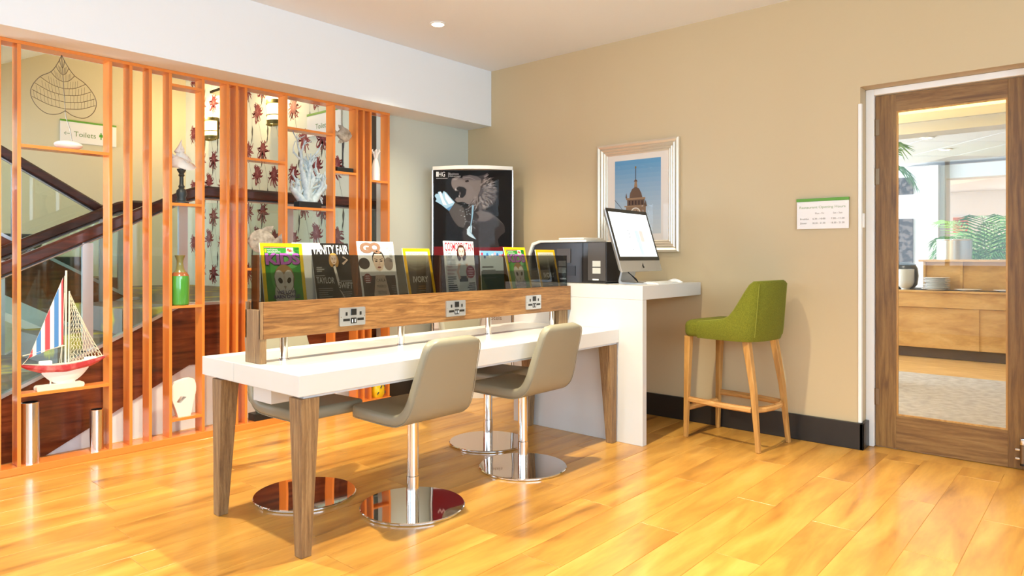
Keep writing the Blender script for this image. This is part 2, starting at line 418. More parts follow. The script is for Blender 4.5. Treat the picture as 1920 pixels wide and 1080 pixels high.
# ---- ceiling downlights
DL = [(3.449, 3.722), (2.45, 2.12), (1.25, 3.45), (.1, 1.2), (3.4, .5), (1.6, .2)]
for i, (x, yy) in enumerate(DL):
    if i == 0:
        t = thing('downlight', 'round white recessed downlight glowing in the ceiling', 'downlight', (x, yy, 2.9))
        MB().ring([(.045, -.001), (.058, -.001), (.058, -.008), (.045, -.010)], 28).build('trim_ring', 'white_gloss', t, smooth=True)
        MB().lathe([(.0, -.004), (.044, -.004), (.044, -.0095), (.0, -.0095)], 24).build('lens', 'downlight_glow', t, smooth=True)
    ld = bpy.data.lights.new('downlight_beam', 'SPOT'); ld.energy = (140, 500, 400, 200, 300, 270)[i]; ld.color = WARM; ld.spot_size = R(112 if i < 3 else 64); ld.spot_blend = .8; ld.shadow_soft_size = .035
    lo = bpy.data.objects.new('downlight_beam', ld); COL.objects.link(lo); lo.location = (x, yy, 2.87)
# ================================================================== STAIR LOBBY behind the screen
struct(box('floor_lobby', 'beech_h', -2.8, 3.95, 4.75, 8.8, -.12, 0))
struct(box('wall_lobby_back', 'beige_wall', -2.8, 3.95, 8.66, 8.8, 0, 4.4), 'beige wall behind the stairs')
wp = struct(box('wall_lobby_right', 'paper_ground', 3.8, 3.95, 4.75, 8.66, 0, 4.4), 'cream wallpaper with dark red chrysanthemums')
m = MB().box(-2.8, .4, 4.75, 8.66, 2.44, 2.6)
m.prism([(.4, 2.44), (3.8, 4.106), (3.8, 4.266), (.4, 2.6)], 'y', 4.75, 8.66)
struct(m.build('ceiling_lobby', 'ceiling_paint'))
struct(MB().box(3.78, 3.8, 4.86, 4.93, 0, 3.4).build('trim_4', 'dark_frame'), 'dark brown upright strip at the wallpaper edge')
# wallpaper flowers
W = Print(.0002); _rw = random.Random(3)
def flower(cx, cz, sc, rg):
    W.layer = 0
    n = 24
    for i in range(n):
        a = R(-90 + (i-n/2+.5)*14 + rg.uniform(-6, 6)); L = sc*rg.uniform(.85, 1.15)*(1.15 if math.sin(a) < 0 else .9)
        bend = rg.uniform(-.25, .25); pts = []
        for k in range(5):
            q = k/4; aa = a+bend*q*q*2.2; pts.append((cx+math.cos(aa)*L*(.25+.75*q), cz+math.sin(aa)*L*(.25+.75*q)))
        W.stroke(pts, 0.024*sc/.13, '#8a2b33', .010, keep=i > 0)
    W.ell(cx, cz+.012, sc*.50, sc*.60, '#7d2830', n=14)
    for i in range(7):
        a = R(40+i*50+rg.uniform(-15, 15)); W.stroke([(cx, cz), (cx+math.cos(a)*sc*.36, cz+.012+math.sin(a)*sc*.42)], .006, '#b06a66', .002, keep=i > 0)
def spray(cx, cz, rg):
    W.layer = 0
    W.stroke([(cx+.02, cz-.1), (cx+.06, cz-.22), (cx+.10, cz-.34), (cx+.09, cz-.46)], .005, '#8d8570', .003)
    x, z = cx+.10, cz-.40
    W.poly([(x, z), (x+.018, z-.05), (x+.012, z-.11), (x-.006, z-.13), (x-.016, z-.07)], '#4a443c')
    x, z = cx+.10, cz+.10
    W.poly([(x-.02, z-.05), (x+.002, z+.0), (x+.014, z+.08), (x-.002, z+.05), (x-.02, z)], '#4a443c')
PV, PZ = 1.11, .662
for (v0, z0) in ((5.71, 2.33), (6.03, 2.36), (5.82, 2.09), (5.48, 2.05), (6.22, 2.03)):
    for i in range(-1, 4):
        for j in range(-3, 3):
            v = v0+PV*i; z = z0+PZ*j
            if 5.0 < v < 8.56 and .95 < z < 3.5:
                rg = random.Random(int(v0*100)); flower(8.66-v, z, .108, rg); spray(8.66-v, z, rg)
W.build('wallpaper_print', 'matte_print', wp, fn=lambda x, y, o: (3.7993-o, 8.66-x, y))
# ceiling grille high on the wallpaper wall
vg = tag(MB().box(3.55, 3.79, 6.9, 7.5, 2.99, 3.02).build('air_grille', 'dark_frame'), 'dark air grille above the wall lamp behind the screen', 'grille')
# ---- stairs
zn = lambda u: .857+(u-2.1)*.468
st = thing('staircase', 'wooden dog-leg staircase with brown stringers behind the orange screen', 'staircase', (0, 0, 0))
MB().prism([(.27, 0), (1.29, 0), (2.15, .445), (3.798, .445), (3.798, .857), (2.1, .857)], 'y', 4.85, 4.89).build('stringer', 'stair_wood', st)
MB().prism([(1.30, 0), (3.798, 0), (3.798, .445), (2.152, .445)], 'y', 4.865, 4.93).build('spandrel_panel', 'white_paint', st)
MB().prism([(.27, 0), (.9, 0), (2.2, .45), (2.2, .857), (2.1, .857)], 'y', 5.85, 5.89).build('stringer', 'stair_wood', st)
MB().prism([(.27, .001), (2.1, .858), (3.798, .858), (3.798, .878), (2.095, .878), (.25, .012)], 'y', 4.84, 4.90).build('edge_strip', 'satin_alu', st)
MB().prism([(.27, .001), (2.1, .858), (2.2, .858), (2.2, .878), (2.095, .878), (.25, .012)], 'y', 5.84, 5.90).build('edge_strip', 'satin_alu', st)
for i in range(5):
    box('tread', 'stair_carpet', .27+.366*i, 2.12, 4.89, 5.85, .1714*i, .1714*(i+1)-.002, st)
box('landing', 'stair_carpet', 2.1, 3.798, 4.89, 8.658, .70, .856, st)
z2 = lambda u: .857+(2.2-u)*.57
MB().prism([(2.25, .857), (.0, z2(.0)), (.0, z2(.0)-.42), (2.25, .42)], 'y', 6.05, 6.09).build('stringer', 'stair_wood', st)
MB().prism([(2.2, .858), (.0, z2(.0)), (.0, z2(.0)+.025), (2.2, .883)], 'y', 6.04, 6.10).build('edge_strip', 'satin_alu', st)
MB().prism([(2.25, .42), (.0, z2(.0)-.42), (.0, z2(.0)-.55), (2.25, .30)], 'y', 6.05, 7.3).build('soffit', 'white_paint', st)
for i in range(7):
    box('tread', 'stair_carpet', .0, 2.2-.3*i, 6.09, 7.3, .857+.171*i, .857+.171*(i+1)-.002, st)
def sweep(pts, w_, h_, wv=None):
    """rectangular section swept along a polyline, section upright"""
    b = MB(); rings = []
    P = [Vector(p) for p in pts]
    for i, p in enumerate(P):
        d = (P[min(i+1, len(P)-1)]-P[max(i-1, 0)]); d.z = 0; d.normalize(); a = Vector((-d.y, d.x, 0))
        sec = [(-w_/2, -h_/2+.008), (-w_/2+.008, -h_/2), (w_/2-.008, -h_/2), (w_/2, -h_/2+.008), (w_/2, h_/2-.015), (w_/2-.015, h_/2), (-w_/2+.015, h_/2), (-w_/2, h_/2-.015)]
        rings.append([tuple(p+a*q[0]+Vector((0, 0, q[1]))) for q in sec])
    return b.loft(rings)
def balustrade(label, rail, panes, posts, group='glass balustrades'):
    t = thing('balustrade', label, 'balustrade', (rail[0][0], rail[0][1], 0), group=group); o = Vector(t.location)
    L = lambda ps: [tuple(Vector(p)-o) for p in ps]
    sweep(L(rail), .062, .075).build('handrail', 'rail_wood', t, smooth=True)
    sweep(L([(x, y, z-.048) for x, y, z in rail]), .03, .022).build('rail_channel', 'satin_alu', t)
    for (ua, ub, v, zb, zt) in panes:
        MB().prism([(ua-o.x, zb(ua)), (ub-o.x, zb(ub)), (ub-o.x, zt(ub)), (ua-o.x, zt(ua))], 'y', v-.005-o.y, v+.005-o.y).build('pane', 'green_glass', t)
    for (u, v, z0, z1) in posts:
        MB().box(u-.03-o.x, u+.03-o.x, v-.012-o.y, v+.012-o.y, z0, z1).build('post', 'satin_alu', t)
    return t
zA = lambda u: min(.74+(u-.27)*.4777, 1.662)
railA = [(.0, 4.87, .62), (.27, 4.87, .74), (2.12, 4.87, 1.624), (2.20, 4.87, 1.652), (2.28, 4.87, 1.662), (3.77, 4.87, 1.662)]
znA = lambda u: min(zn(u), .857)+.022
balustrade('glass balustrade with dark wooden handrail nearest the orange screen', railA,
           [(.30, 1.51, 4.87, znA, lambda u: zA(u)-.055), (1.54, 2.10, 4.87, znA, lambda u: zA(u)-.06), (2.13, 2.92, 4.87, znA, lambda u: zA(u)-.055), (2.95, 3.77, 4.87, znA, lambda u: zA(u)-.055)],
           [(1.525, 4.87, znA(1.525), zA(1.525)-.055), (2.115, 4.87, .87, zA(2.115)-.055), (2.935, 4.87, .87, zA(2.9)-.055)])
zC = lambda u: 1.56+(2.02-u)*.60
railB = [(.0, 5.87, .62), (.27, 5.87, .74), (1.98, 5.87, 1.557), (2.05, 5.87, 1.59), (2.12, 5.87, 1.605), (2.24, 5.89, 1.61), (2.30, 5.97, 1.61), (2.24, 6.05, 1.605), (2.10, 6.07, 1.585), (2.0, 6.07, zC(2.0)), (.5, 6.07, zC(.5)), (.0, 6.07, zC(.0))]
balustrade('glass balustrade with handrail doubling back between the two stair flights', railB,
           [(.30, 1.28, 5.87, znA, lambda u: zA(u)-.055), (1.30, 2.10, 5.87, znA, lambda u: zA(u)-.06), (1.45, 2.2, 6.07, lambda u: z2(u)+.02, lambda u: zC(u)-.055), (.5, 1.42, 6.07, lambda u: z2(u)+.02, lambda u: zC(u)-.055)],
           [(1.29, 5.87, znA(1.29), zA(1.29)-.055), (1.95, 5.87, znA(1.95), zA(1.95)-.055), (1.435, 6.07, z2(1.435), zC(1.435)-.05), (2.15, 6.07, .88, 1.53)])
# ---- wall lamps: bronze bands over a glowing half cylinder
def wall_lamp(loc, label):
    t = thing('wall_lamp', label, 'wall lamp', loc, group='bronze wall lamps')
    def half(r0, r1, z0, z1, a0=90, a1=270, n=14):
        b = MB(); rg = []
        for z in (z0, z1): pass
        for k in range(n+1):
            a = R(a0+(a1-a0)*k/n); rg.append([(r1*math.cos(a), r1*1.05*math.sin(a), z0), (r0*math.cos(a), r0*1.05*math.sin(a), z0), (r0*math.cos(a), r0*1.05*math.sin(a), z1), (r1*math.cos(a), r1*1.05*math.sin(a), z1)])
        return b.loft(rg)
    half(.0, .095, -.10, .10).build('diffuser', 'lamp_glow', t, smooth=True)
    for z0, z1 in ((.085, .125), (-.125, -.085), (-.035, -.027)): half(.097, .108, z0, z1).build('band', 'lamp_bronze', t, smooth=True)
    box('back_plate', 'lamp_bronze', -.012, 0, -.06, .06, -.13, .13, t)
    for s_ in (-1, 1): half(.097, .108, -.12, .12, 180+s_*90-5, 180+s_*90+5, 2).build('side_strut', 'lamp_bronze', t)
    d = bpy.data.lights.new('wall_lamp_glow', 'POINT'); d.energy = 26; d.color = (1, .72, .34); d.shadow_soft_size = .05
    o = bpy.data.objects.new('wall_lamp_glow', d); COL.objects.link(o); o.parent = t; o.location = (-.15, 0, .16)
wall_lamp((3.79, 7.91, 2.68), 'bronze wall lamp on the wallpaper, the farther and smaller one')
wall_lamp((3.79, 6.52, 2.68), 'bronze wall lamp on the wallpaper, the nearer and larger one')
# ---- toilets signs
s1 = thing('toilets_sign', 'white toilets sign with green top on the beige wall behind the wire leaf', 'sign', (2.445, 8.655, 2.455))
box('panel', 'sign_white', 0, .56, -.012, 0, 0, .225, s1); box('green_bar', 'sign_green', 0, .56, -.014, 0, .225, .245, s1)
Print().text('Toilets', .13, .07, '#6f8a4a', h=.055).build('lettering', 'matte_print', s1, fn=lambda x, y, o: (x, -.0125-o, y))
def wc(x, y, h, col, par, fn):
    for k in (0, 1):
        P = Print(); cx = x+k*.045; P.ell(cx, y+h*.88, h*.11, h*.11, col); P.poly([(cx-.016, y+h*.75), (cx+.016, y+h*.75), (cx+.020, y+h*.35), (cx+.006, y+h*.35), (cx+.005, y), (cx-.005, y), (cx-.006, y+h*.35), (cx-.020, y+h*.35)], col)
        P.build('pictogram', 'matte_print', par, fn=fn)
wc(.40, .065, .075, '#4f9a2b', s1, lambda x, y, o: (x, -.0125-o, y))
Print().stroke([(.09, .095), (.035, .095)], .006, '#8a9a80').stroke([(.055, .112), (.035, .095), (.055, .078)], .006, '#8a9a80').build('arrow', 'matte_print', s1, fn=lambda x, y, o: (x, -.0125-o, y))
s2 = thing('toilets_sign', 'white toilets sign with green top on the flowered wallpaper', 'sign', (3.795, 5.956, 2.365))
box('panel', 'sign_white', -.012, 0, -.56, 0, 0, .20, s2); box('green_bar', 'sign_green', -.014, 0, -.56, 0, .20, .222, s2)
Print().text('Toilets', .15, .06, '#6f8a4a', h=.05).build('lettering', 'matte_print', s2, fn=lambda x, y, o: (-.0125-o, -x, y))
wc(.40, .05, .07, '#4f9a2b', s2, lambda x, y, o: (-.0125-o, -x, y))
# ================================================================== ORANGE SCREEN
scr = thing('shelf_screen', 'orange painted slatted screen with small display shelves along the stair lobby', 'room divider', (0, 4.54, 0))
PT = .018
PX = [1.01, 1.101, 1.563, 1.677, 1.791, 1.914, 2.125, 2.294, 2.359, 2.425, 2.736, 3.147, 3.362, 3.427, 3.496, 3.681]
PXL = [.63, .25, -.1, -.44]
for u in PXL+PX: box('upright', 'orange_paint', u-PT, u, .02, .12, .04, 2.375, scr, bevel=.001)
box('bottom_rail', 'orange_paint', -.45, 3.681, 0, .13, 0, .04, scr, bevel=.002)
box('top_rail', 'orange_paint', -.45, 3.681, .018, .122, 2.375, 2.394, scr)
SH = [(1.101, 1.563, 1.825), (1.101, 1.563, .438), (1.914, 2.125, 2.312), (1.914, 2.125, 1.547), (1.914, 2.125, .883), (1.914, 2.125, .155),
      (2.425, 2.736, 1.893), (2.425, 2.736, 1.12), (2.736, 3.147, 2.152), (2.736, 3.147, 1.568), (3.147, 3.362, 1.866), (3.496, 3.681, 1.825), (3.496, 3.681, .9), (2.736, 3.147, .45), (1.0, 1.01-.4, 1.2)][:14]
for a, b_, z in SH: box('shelf', 'orange_paint', a, b_-PT, .02, .12, z-PT, z, scr, bevel=.001)
SY = 4.61     # middle of the shelf boards
# ---- wire leaf on a pebble
t = thing('wire_leaf', 'wire leaf ornament on a white pebble on the top left shelf', 'ornament', (1.345, SY, 1.825))
rings = []
for k in range(9):
    a = -PI/2+PI*k/8; rings.append([(max(.002, math.cos(a))*.075*math.cos(2*PI*j/20), max(.002, math.cos(a))*.045*math.sin(2*PI*j/20), .026+.026*math.sin(a)) for j in range(20)])
MB().loft(rings).build('pebble', 'white_stone', t, smooth=True)
b = MB(); MX = lambda p: (p[0]*.95-.02+(p[1]-.3)*-.06, .0, p[1])
half = [(0, .225), (.04, .20), (.10, .195), (.15, .23), (.175, .285), (.165, .34), (.12, .40), (.06, .44), (.02, .50), (0, .545)]
def smoothp(ps, n=4):
    out = []
    for i in range(len(ps)-1):
        p0 = ps[max(i-1, 0)]; p1 = ps[i]; p2 = ps[i+1]; p3 = ps[min(i+2, len(ps)-1)]
        for k in range(n):
            q = k/n; out.append(tuple(.5*((2*p1[j])+(-p0[j]+p2[j])*q+(2*p0[j]-5*p1[j]+4*p2[j]-p3[j])*q*q+(-p0[j]+3*p1[j]-3*p2[j]+p3[j])*q**3) for j in range(len(p1))))
    out.append(tuple(ps[-1])); return out
hs = smoothp(half)
for s_ in (-1, 1):
    b.tube([MX((s_*x, z)) for x, z in hs], .0022, 5)
b.build('outline', 'wire_metal', t, smooth=True)
MB().tube([(.02, 0, .05), (.008, 0, .12), MX((0, .19)), MX((0, .3)), MX((0, .42)), MX((0, .545))], .0022, 5).build('stem', 'wire_metal', t, smooth=True)
b = MB()
def edge_at(zq):
    best = 0
    for i in range(len(hs)-1):
        (x0, z0), (x1, z1) = hs[i], hs[i+1]
        if (z0-zq)*(z1-zq) <= 0 and abs(z1-z0) > 1e-6: best = max(best, x0+(x1-x0)*(zq-z0)/(z1-z0))
    return best
for s_ in (-1, 1):
    for k in range(7):
        z0 = .235+.039*k; z1 = min(z0+.045, .52); x1 = edge_at(z1)
        ctrl = [(0, z0), (x1*.5, z0+.012), (x1*.97, z1)]
        vein = smoothp(ctrl, 5); b.tube([MX((s_*x, z)) for x, z in vein], .0016, 4)
        for q in range(2, len(vein)-1, 1):
            x, z = vein[q]
            if x+.006 > edge_at(min(z+.042, .5)): continue
            b.tube([MX((s_*x, z)), MX((s_*(x+.004), z+.040 if z+.04 < .5 else z+.01))], .0009, 3)
b.build('veins', 'wire_metal', t)
# ---- sailing boat
t = thing('model_sailboat', 'model sailing boat with red hull and striped sail on the lower shelf', 'model boat', (1.33, SY, .438), R(0))
def hull(x0, x1, zf, depth, zoff, wid):
    rg = []
    for k in range(13):
        q = k/12; x = x0+(x1-x0)*q; ww = wid*max(.02, math.sin(PI*min(.97, max(.03, q*.96+.02)))**.6); sh = .028*abs(q-.45)**1.6*2.5
        top = zf+sh; bot = top-depth*max(.12, math.sin(PI*min(.98, max(.02, q)))**.5)
        rg.append([(x, -ww, top), (x, -ww*.9, (top+bot)/2), (x, 0, bot), (x, ww*.9, (top+bot)/2), (x, ww, top)])
    return MB().loft(rg)
hull(-.215, .207, .135, .055, 0, .042).build('hull', 'hull_red', t, smooth=True)
hull(-.12, .12, .093, .075, 0, .022).build('keel', 'white_stone', t, smooth=True)
hull(-.21, .202, .139, .010, 0, .036).build('deck', 'mast_wood', t)
MB().prism(rrect(.24, .03, .012), 'y', -.03, .03, Matrix.Translation((-.03, 0, .012))).build('stand', 'mast_wood', t, smooth=True)
for x in (-.075, .045): MB().lathe([(.005, .02), (.004, .05), (.0055, .055), (.004, .07)], 8, (x, 0, 0)).build('peg', 'mast_wood', t, smooth=True)
MB().tube([(.0, 0, .12), (.004, 0, .68)], .0055, 8).build('mast', 'mast_wood', t, smooth=True)
MB().tube([(.016, 0, .12), (.020, 0, .56)], .004, 8).build('mast', 'mast_wood', t, smooth=True)
MB().tube([(-.21, 0, .205), (0, 0, .245)], .003, 6).build('boom', 'mast_wood', t, smooth=True)
for x in (-.10, .13): box('cabin', 'white_stone', x-.03, x+.03, -.018, .018, .135, .165, t, bevel=.004)
b = MB().tube([(-.215, 0, .15), (-.175, 0, .20)], .0015, 4).tube([(-.03, 0, .14), (-.012, 0, .30), (-.004, 0, .65)], .0015, 4).tube([(-.018, .01, .14), (-.004, 0, .55)], .0015, 4)
b.build('rigging', 'mast_wood', t)
tip = (-.012, .64); foot_r = (-.012, .245); foot_l = (-.185, .185)
sail = MB().prism([tip, foot_l, (-.10, .225), foot_r], 'y', -.002, .002).build('sail', 'mast_wood', t)
P = Print(.0002); cols = ['#cf4a52', '#f0ebe0', '#4b86c4', '#f0ebe0', '#cf4a52', '#f0ebe0', '#4b86c4', '#f0ebe0', '#cf4a52']
xs = [-.185, -.163, -.145, -.122, -.103, -.078, -.058, -.035, -.022, -.012]
zt = lambda x: foot_l[1]+(x-foot_l[0])/(tip[0]-foot_l[0])*(tip[1]-foot_l[1])
zb = lambda x: foot_l[1]+.006+(x-foot_l[0])/(foot_r[0]-foot_l[0])*(foot_r[1]-foot_l[1])
for i, c in enumerate(cols):
    a, d = xs[i], xs[i+1]; P.poly([(a, zb(a)), (d, zb(d)), (d, zt(d)), (a, zt(a))], c, keep=i > 0)
P.build('sail_stripes', 'matte_print', sail, fn=lambda x, y, o: (x, -.0022-o, y))
b = MB(); rows = 16
for k in range(rows+1):
    q = k/rows; z = .55-.40*q; xl = .022+.0*q+.012*q*math.sin(q*3); xr = .024+.176*q**1.15
    n = 2+int(9*q)
    if k: 
        for i in range(n+1):
            x = xl+(xr-xl)*i/n; prev = [(pxl+(pxr-pxl)*j/pn) for j in range(pn+1)]
            prev.sort(key=lambda a: abs(a-x))
            for a in prev[:2]: b.tube([(x, .004*math.sin(x*60), z), (a, .004*math.sin(a*60), pz)], .0013, 3)
    pxl, pxr, pn, pz = xl, xr, n, z
b.tube([(.022, 0, .55), (.105, 0, .33), (.202, 0, .15)], .002, 4)
nt = b.build('fishing_net', 'net_cord', t); nt['kind'] = 'stuff'
# ---- two steel tubes standing on the bottom rail
for (x, yy, r, h, lab) in ((1.155, 4.605, .045, .34, 'tall polished steel cylinder vase on the bottom rail, farther left'), (1.49, 4.60, .036, .245, 'shorter polished steel cylinder vase on the bottom rail below the boat')):
    t = thing('steel_vase', lab, 'vase', (x, yy, .04), group='steel cylinder vases')
    MB().lathe([(.0, 0), (r, 0), (r, h), (r*.86, h), (r*.86, h-.10), (.0, h-.10)], 28).build('body', 'aluminium_tube', t, smooth=True)
    MB().ring([(r*1.02, h-.006), (r*1.03, h), (r*.84, h+.001), (r*.84, h-.006)], 28).build('rim', 'chrome_tube', t, smooth=True)
# ---- conch on a turned pedestal
t = thing('conch_ornament', 'white conch shell on a turned dark slate pedestal', 'ornament', (1.995, SY, 1.547))
MB().lathe([(.0, 0), (.045, 0), (.045, .010), (.030, .018), (.026, .04), (.034, .06), (.030, .085), (.016, .10), (.020, .112), (.013, .125), (.012, .175), (.020, .185), (.014, .195), (.026, .215), (.028, .225), (.0, .226)], 20).build('pedestal', 'pedestal_slate', t, smooth=True)
b = MB(); rg = []
for k in range(26):
    q = k/25; a = q*5.2*PI; sp = .030*(1-q)**1.1; zc = .245+.15*q; rr = .052*(1-q)**1.25+.003
    rg.append([(sp*math.cos(a)+rr*math.cos(2*PI*j/12)*(1+.22*(j % 3 == 0)*(1-q)), sp*math.sin(a)*.7+rr*.75*math.sin(2*PI*j/12), zc+rr*.5*math.sin(2*PI*j/12+a)) for j in range(12)])
b.loft(rg); b.tube([(-.03, 0, .33), (-.012, 0, .37), (.002, 0, .42)], [.02, .012, .002], 8)
b.tube([(.03, 0, .30), (.065, 0, .285)], [.02, .003], 6).tube([(-.04, 0, .29), (-.07, 0, .315), (-.062, 0, .345)], [.02, .012, .003], 6).tube([(.02, 0, .25), (.05, 0, .235)], [.018, .004], 6)
b.build('shell', 'white_stone', t, smooth=True, angle=60)
# ---- green bottle
t = thing('glazed_bottle', 'green glazed bottle with bronze neck on a small shelf', 'bottle', (1.985, SY, .883))
MB().lathe([(.0, 0), (.050, 0), (.056, .006), (.057, .03), (.057, .165), (.054, .19)], 28).build('body', 'green_glaze', t, smooth=True)
MB().lathe([(.054, .19), (.046, .208), (.038, .214)], 28).build('shoulder', 'rust_glaze', t, smooth=True)
MB().lathe([(.038, .214), (.026, .235), (.021, .265), (.020, .29), (.030, .318), (.032, .325), (.024, .325), (.016, .29), (.0, .28)], 28).build('neck', 'bronze_glaze', t, smooth=True)
# ---- white pierced sculpture
t = thing('white_sculpture', 'white rounded sculpture with a triangular hole, lowest small shelf', 'sculpture', (2.0, SY, .155))
outl = smoothp([(-.035, 0), (-.05, .05), (-.075, .12), (-.085, .17), (-.07, .215), (-.01, .238), (.05, .245), (.075, .22), (.08, .16), (.062, .08), (.045, .0)], 3)
hole = [(-.045, .10), (-.02, .135), (.02, .125), (-.015, .085)]
bm_ = bmesh.new()
def ring_edges(pts):
    vv = [bm_.verts.new((p[0], 0, p[1])) for p in pts]; return [bm_.edges.new((vv[i], vv[(i+1) % len(vv)])) for i in range(len(vv))]
es = ring_edges(outl)+ring_edges(hole); bmesh.ops.triangle_fill(bm_, edges=es, use_beauty=True, use_dissolve=False)
ext = bmesh.ops.extrude_face_region(bm_, geom=list(bm_.faces)); 
for v in [g for g in ext['geom'] if isinstance(g, bmesh.types.BMVert)]: v.co.y += .045
for v in bm_.verts: v.co.y -= .022
bmesh.ops.recalc_face_normals(bm_, faces=bm_.faces)
me = bpy.data.meshes.new('body'); bm_.to_mesh(me); bm_.free(); me.materials.append(MATS['white_stone'])
o = bpy.data.objects.new('body', me); COL.objects.link(o); o.parent = t
# ---- coral
t = thing('coral_ornament', 'pale blue branching coral on a dark block in the wide shelf', 'ornament', (2.94, SY, 1.568))
box('base', 'black_base', -.10, .09, -.04, .04, 0, .045, t, bevel=.003)
b = MB(); rc = random.Random(21)
def branch(p, d, L, r, n):
    pts = [p]; rs = [r]; 
    for k in range(3):
        d = (d+Vector((rc.uniform(-.35, .35), rc.uniform(-.15, .15), rc.uniform(-.1, .3)))).normalized(); p = p+d*L/3; p.y = max(-.04, min(.04, p.y)); p.x = max(-.15, min(.15, p.x)); pts.append(p.copy()); rs.append(r*(1-.12*(k+1))*rc.uniform(.85, 1.1))
    b.tube([tuple(q) for q in pts], rs, 7)
    if n > 0:
        for s_ in range(rc.choice((2, 2, 3))):
            a = rc.uniform(-1.1, 1.1); dd = Vector((d.x*math.cos(a)-d.z*math.sin(a), rc.uniform(-.25, .25), d.x*math.sin(a)+d.z*math.cos(a))); branch(pts[rc.choice((1, 2, 3))].copy(), dd.normalized(), L*.70, rs[-1]*.86, n-1)
for dx, L in ((-.8, .13), (-.3, .17), (.0, .22), (.15, .20), (.6, .15)): branch(Vector((dx*.05, 0, .04)), Vector((dx, 0, 1)).normalized(), L, .036, 3)
b.build('coral', 'coral_blue', t, smooth=True, angle=80)
# ---- stone fish
def fish_mesh(L, H, th):
    rg = []
    for k in range(15):
        q = k/14; x = -L/2+L*q
        hh = H/2*(math.sin(PI*min(1, q/.8))**.6 if q < .72 else .18+.5*max(0, (q-.8)/.2)) + .002; tt = th*math.sin(PI*min(.98, max(.04, q*.95)))**.7+.002
        rg.append([(x, tt*math.cos(2*PI*j/12), hh*math.sin(2*PI*j/12)) for j in range(12)])
    b = MB().loft(rg)
    for s_ in (1, -1): b.prism([(-L*.18, s_*H*.40), (L*.18, s_*H*.40), (L*.24, s_*H*.66), (L*.02, s_*H*.62)], 'y', -th*.25, th*.25)
    b.lathe([(.0, 0), (H*.06, 0), (H*.05, .004), (0, .005)], 8, M=Matrix.Translation((-L*.33, -th*.85, H*.08)) @ Matrix.Rotation(R(90), 4, 'X'))
    return b
t = thing('fish_on_stand', 'small stone fish on a thin rod and black base', 'ornament', (3.25, SY, 1.866))
box('base', 'black_base', -.075, .075, -.04, .04, 0, .035, t, bevel=.004)
MB().tube([(0, 0, .035), (0, 0, .26)], .006, 8).build('rod', 'black_base', t, smooth=True)
f = fish_mesh(.17, .11, .02); f.v = [(-x, y, z) for x, y, z in f.v]; f.build('fish', 'stone_fish', t, loc=(0, 0, .30), smooth=True, angle=50)
t = thing('stone_fish', 'large pale stone fish on the shelf behind the yellow-edged magazine', 'ornament', (2.585, SY, 1.12))
box('base', 'black_base', -.07, .07, -.035, .035, 0, .025, t); MB().tube([(0, 0, .025), (0, 0, .13)], .005, 8).build('rod', 'black_base', t)
fish_mesh(.27, .17, .025).build('fish', 'stone_fish', t, loc=(0, 0, .19), smooth=True, angle=50)
# ---- white flower-mouthed vase
t = thing('slim_vase', 'slim white vase with a frilled mouth in the right-hand shelf', 'vase', (3.575, SY, 1.825))
MB().lathe([(.0, 0), (.034, 0), (.036, .05), (.033, .11), (.022, .165), (.013, .19), (.015, .20), (.0, .20)], 20).build('body', 'white_ceramic', t, smooth=True)
b = MB()
for k in range(6):
    a = 2*PI*k/6; b.tube([(.010*math.cos(a), .010*math.sin(a), .19), (.018*math.cos(a), .018*math.sin(a), .225), (.036*math.cos(a), .036*math.sin(a), .245), (.03*math.cos(a), .03*math.sin(a), .26)], [.007, .009, .008, .003], 6)
b.build('frill', 'white_ceramic', t, smooth=True)
# ---- pieces on the bottom rail behind the table
t = thing('green_figure', 'dark green leaf-shaped figure on a black block beside the table leg', 'ornament', (2.56, 4.60, .04))
box('base', 'black_base', -.085, .085, -.045, .045, 0, .05, t, bevel=.003)
b = MB()
for k in range(5): b.tube([(-.03+.015*k, 0, .05), (-.055+.012*k, 0, .10), (-.09+.008*k, 0, .15), (-.11+.01*k, 0, .21)], [.014, .016, .013, .003], 6)
b.build('figure', 'green_figure', t, smooth=True)
t = thing('yellow_vase', 'small yellow patterned vase on the bottom rail behind the table', 'vase', (3.585, 4.60, .04))
MB().lathe([(.0, 0), (.045, 0), (.06, .03), (.058, .08), (.035, .13), (.018, .16), (.016, .21), (.022, .22), (.0, .22)], 20).build('body', 'yellow_glaze', t, smooth=True)
b = MB()
for k in range(14):
    a = 2*PI*k/14; z = .03+.05*(k % 3); b.tube([(.062*math.cos(a), .062*math.sin(a), z), (.060*math.cos(a+.2), .060*math.sin(a+.2), z+.02)], .005, 5)
b.build('pattern', 'pedestal_slate', t)
# ================================================================== WHITE WORK TABLE
tb = thing('work_table', 'long white work table with tapered walnut legs', 'table', (1.5, 2.42, 0))
TL, TWd = 2.328, .825
m = MB().box(0, TL, 0, .522, .645, .73); m.build('table_top', 'white_laminate', tb, bevel=.002)
m = MB().box(0, TL, .524, TWd, .645, .73); m.build('table_top', 'white_laminate', tb, bevel=.002)
box('under_edge', 'grey_edge', .03, TL-.01, .012, TWd-.012, .634, .6445, tb)
box('cable_tray', 'white_laminate', .07, TL-.25, .33, .48, .56, .633, tb, bevel=.002)
def leg(sx, sy):
    """outer faces upright, inner faces tapering to a narrow foot"""
    x0 = .012 if sx < 0 else TL-.012; y0 = .004 if sy < 0 else TWd-.075
    a, c = .088, .052; dx = -1 if sx > 0 else 1; dy = -1 if sy > 0 else 1
    top = [(x0, y0), (x0+dx*a, y0), (x0+dx*a, y0+dy*a), (x0, y0+dy*a)]; bot = [(x0+dx*.004, y0+dy*.004), (x0+dx*c, y0+dy*.004), (x0+dx*c, y0+dy*c), (x0+dx*.004, y0+dy*c)]
    return MB().loft([[(p[0], p[1], 0) for p in bot], [(p[0], p[1], .6335) for p in top]])
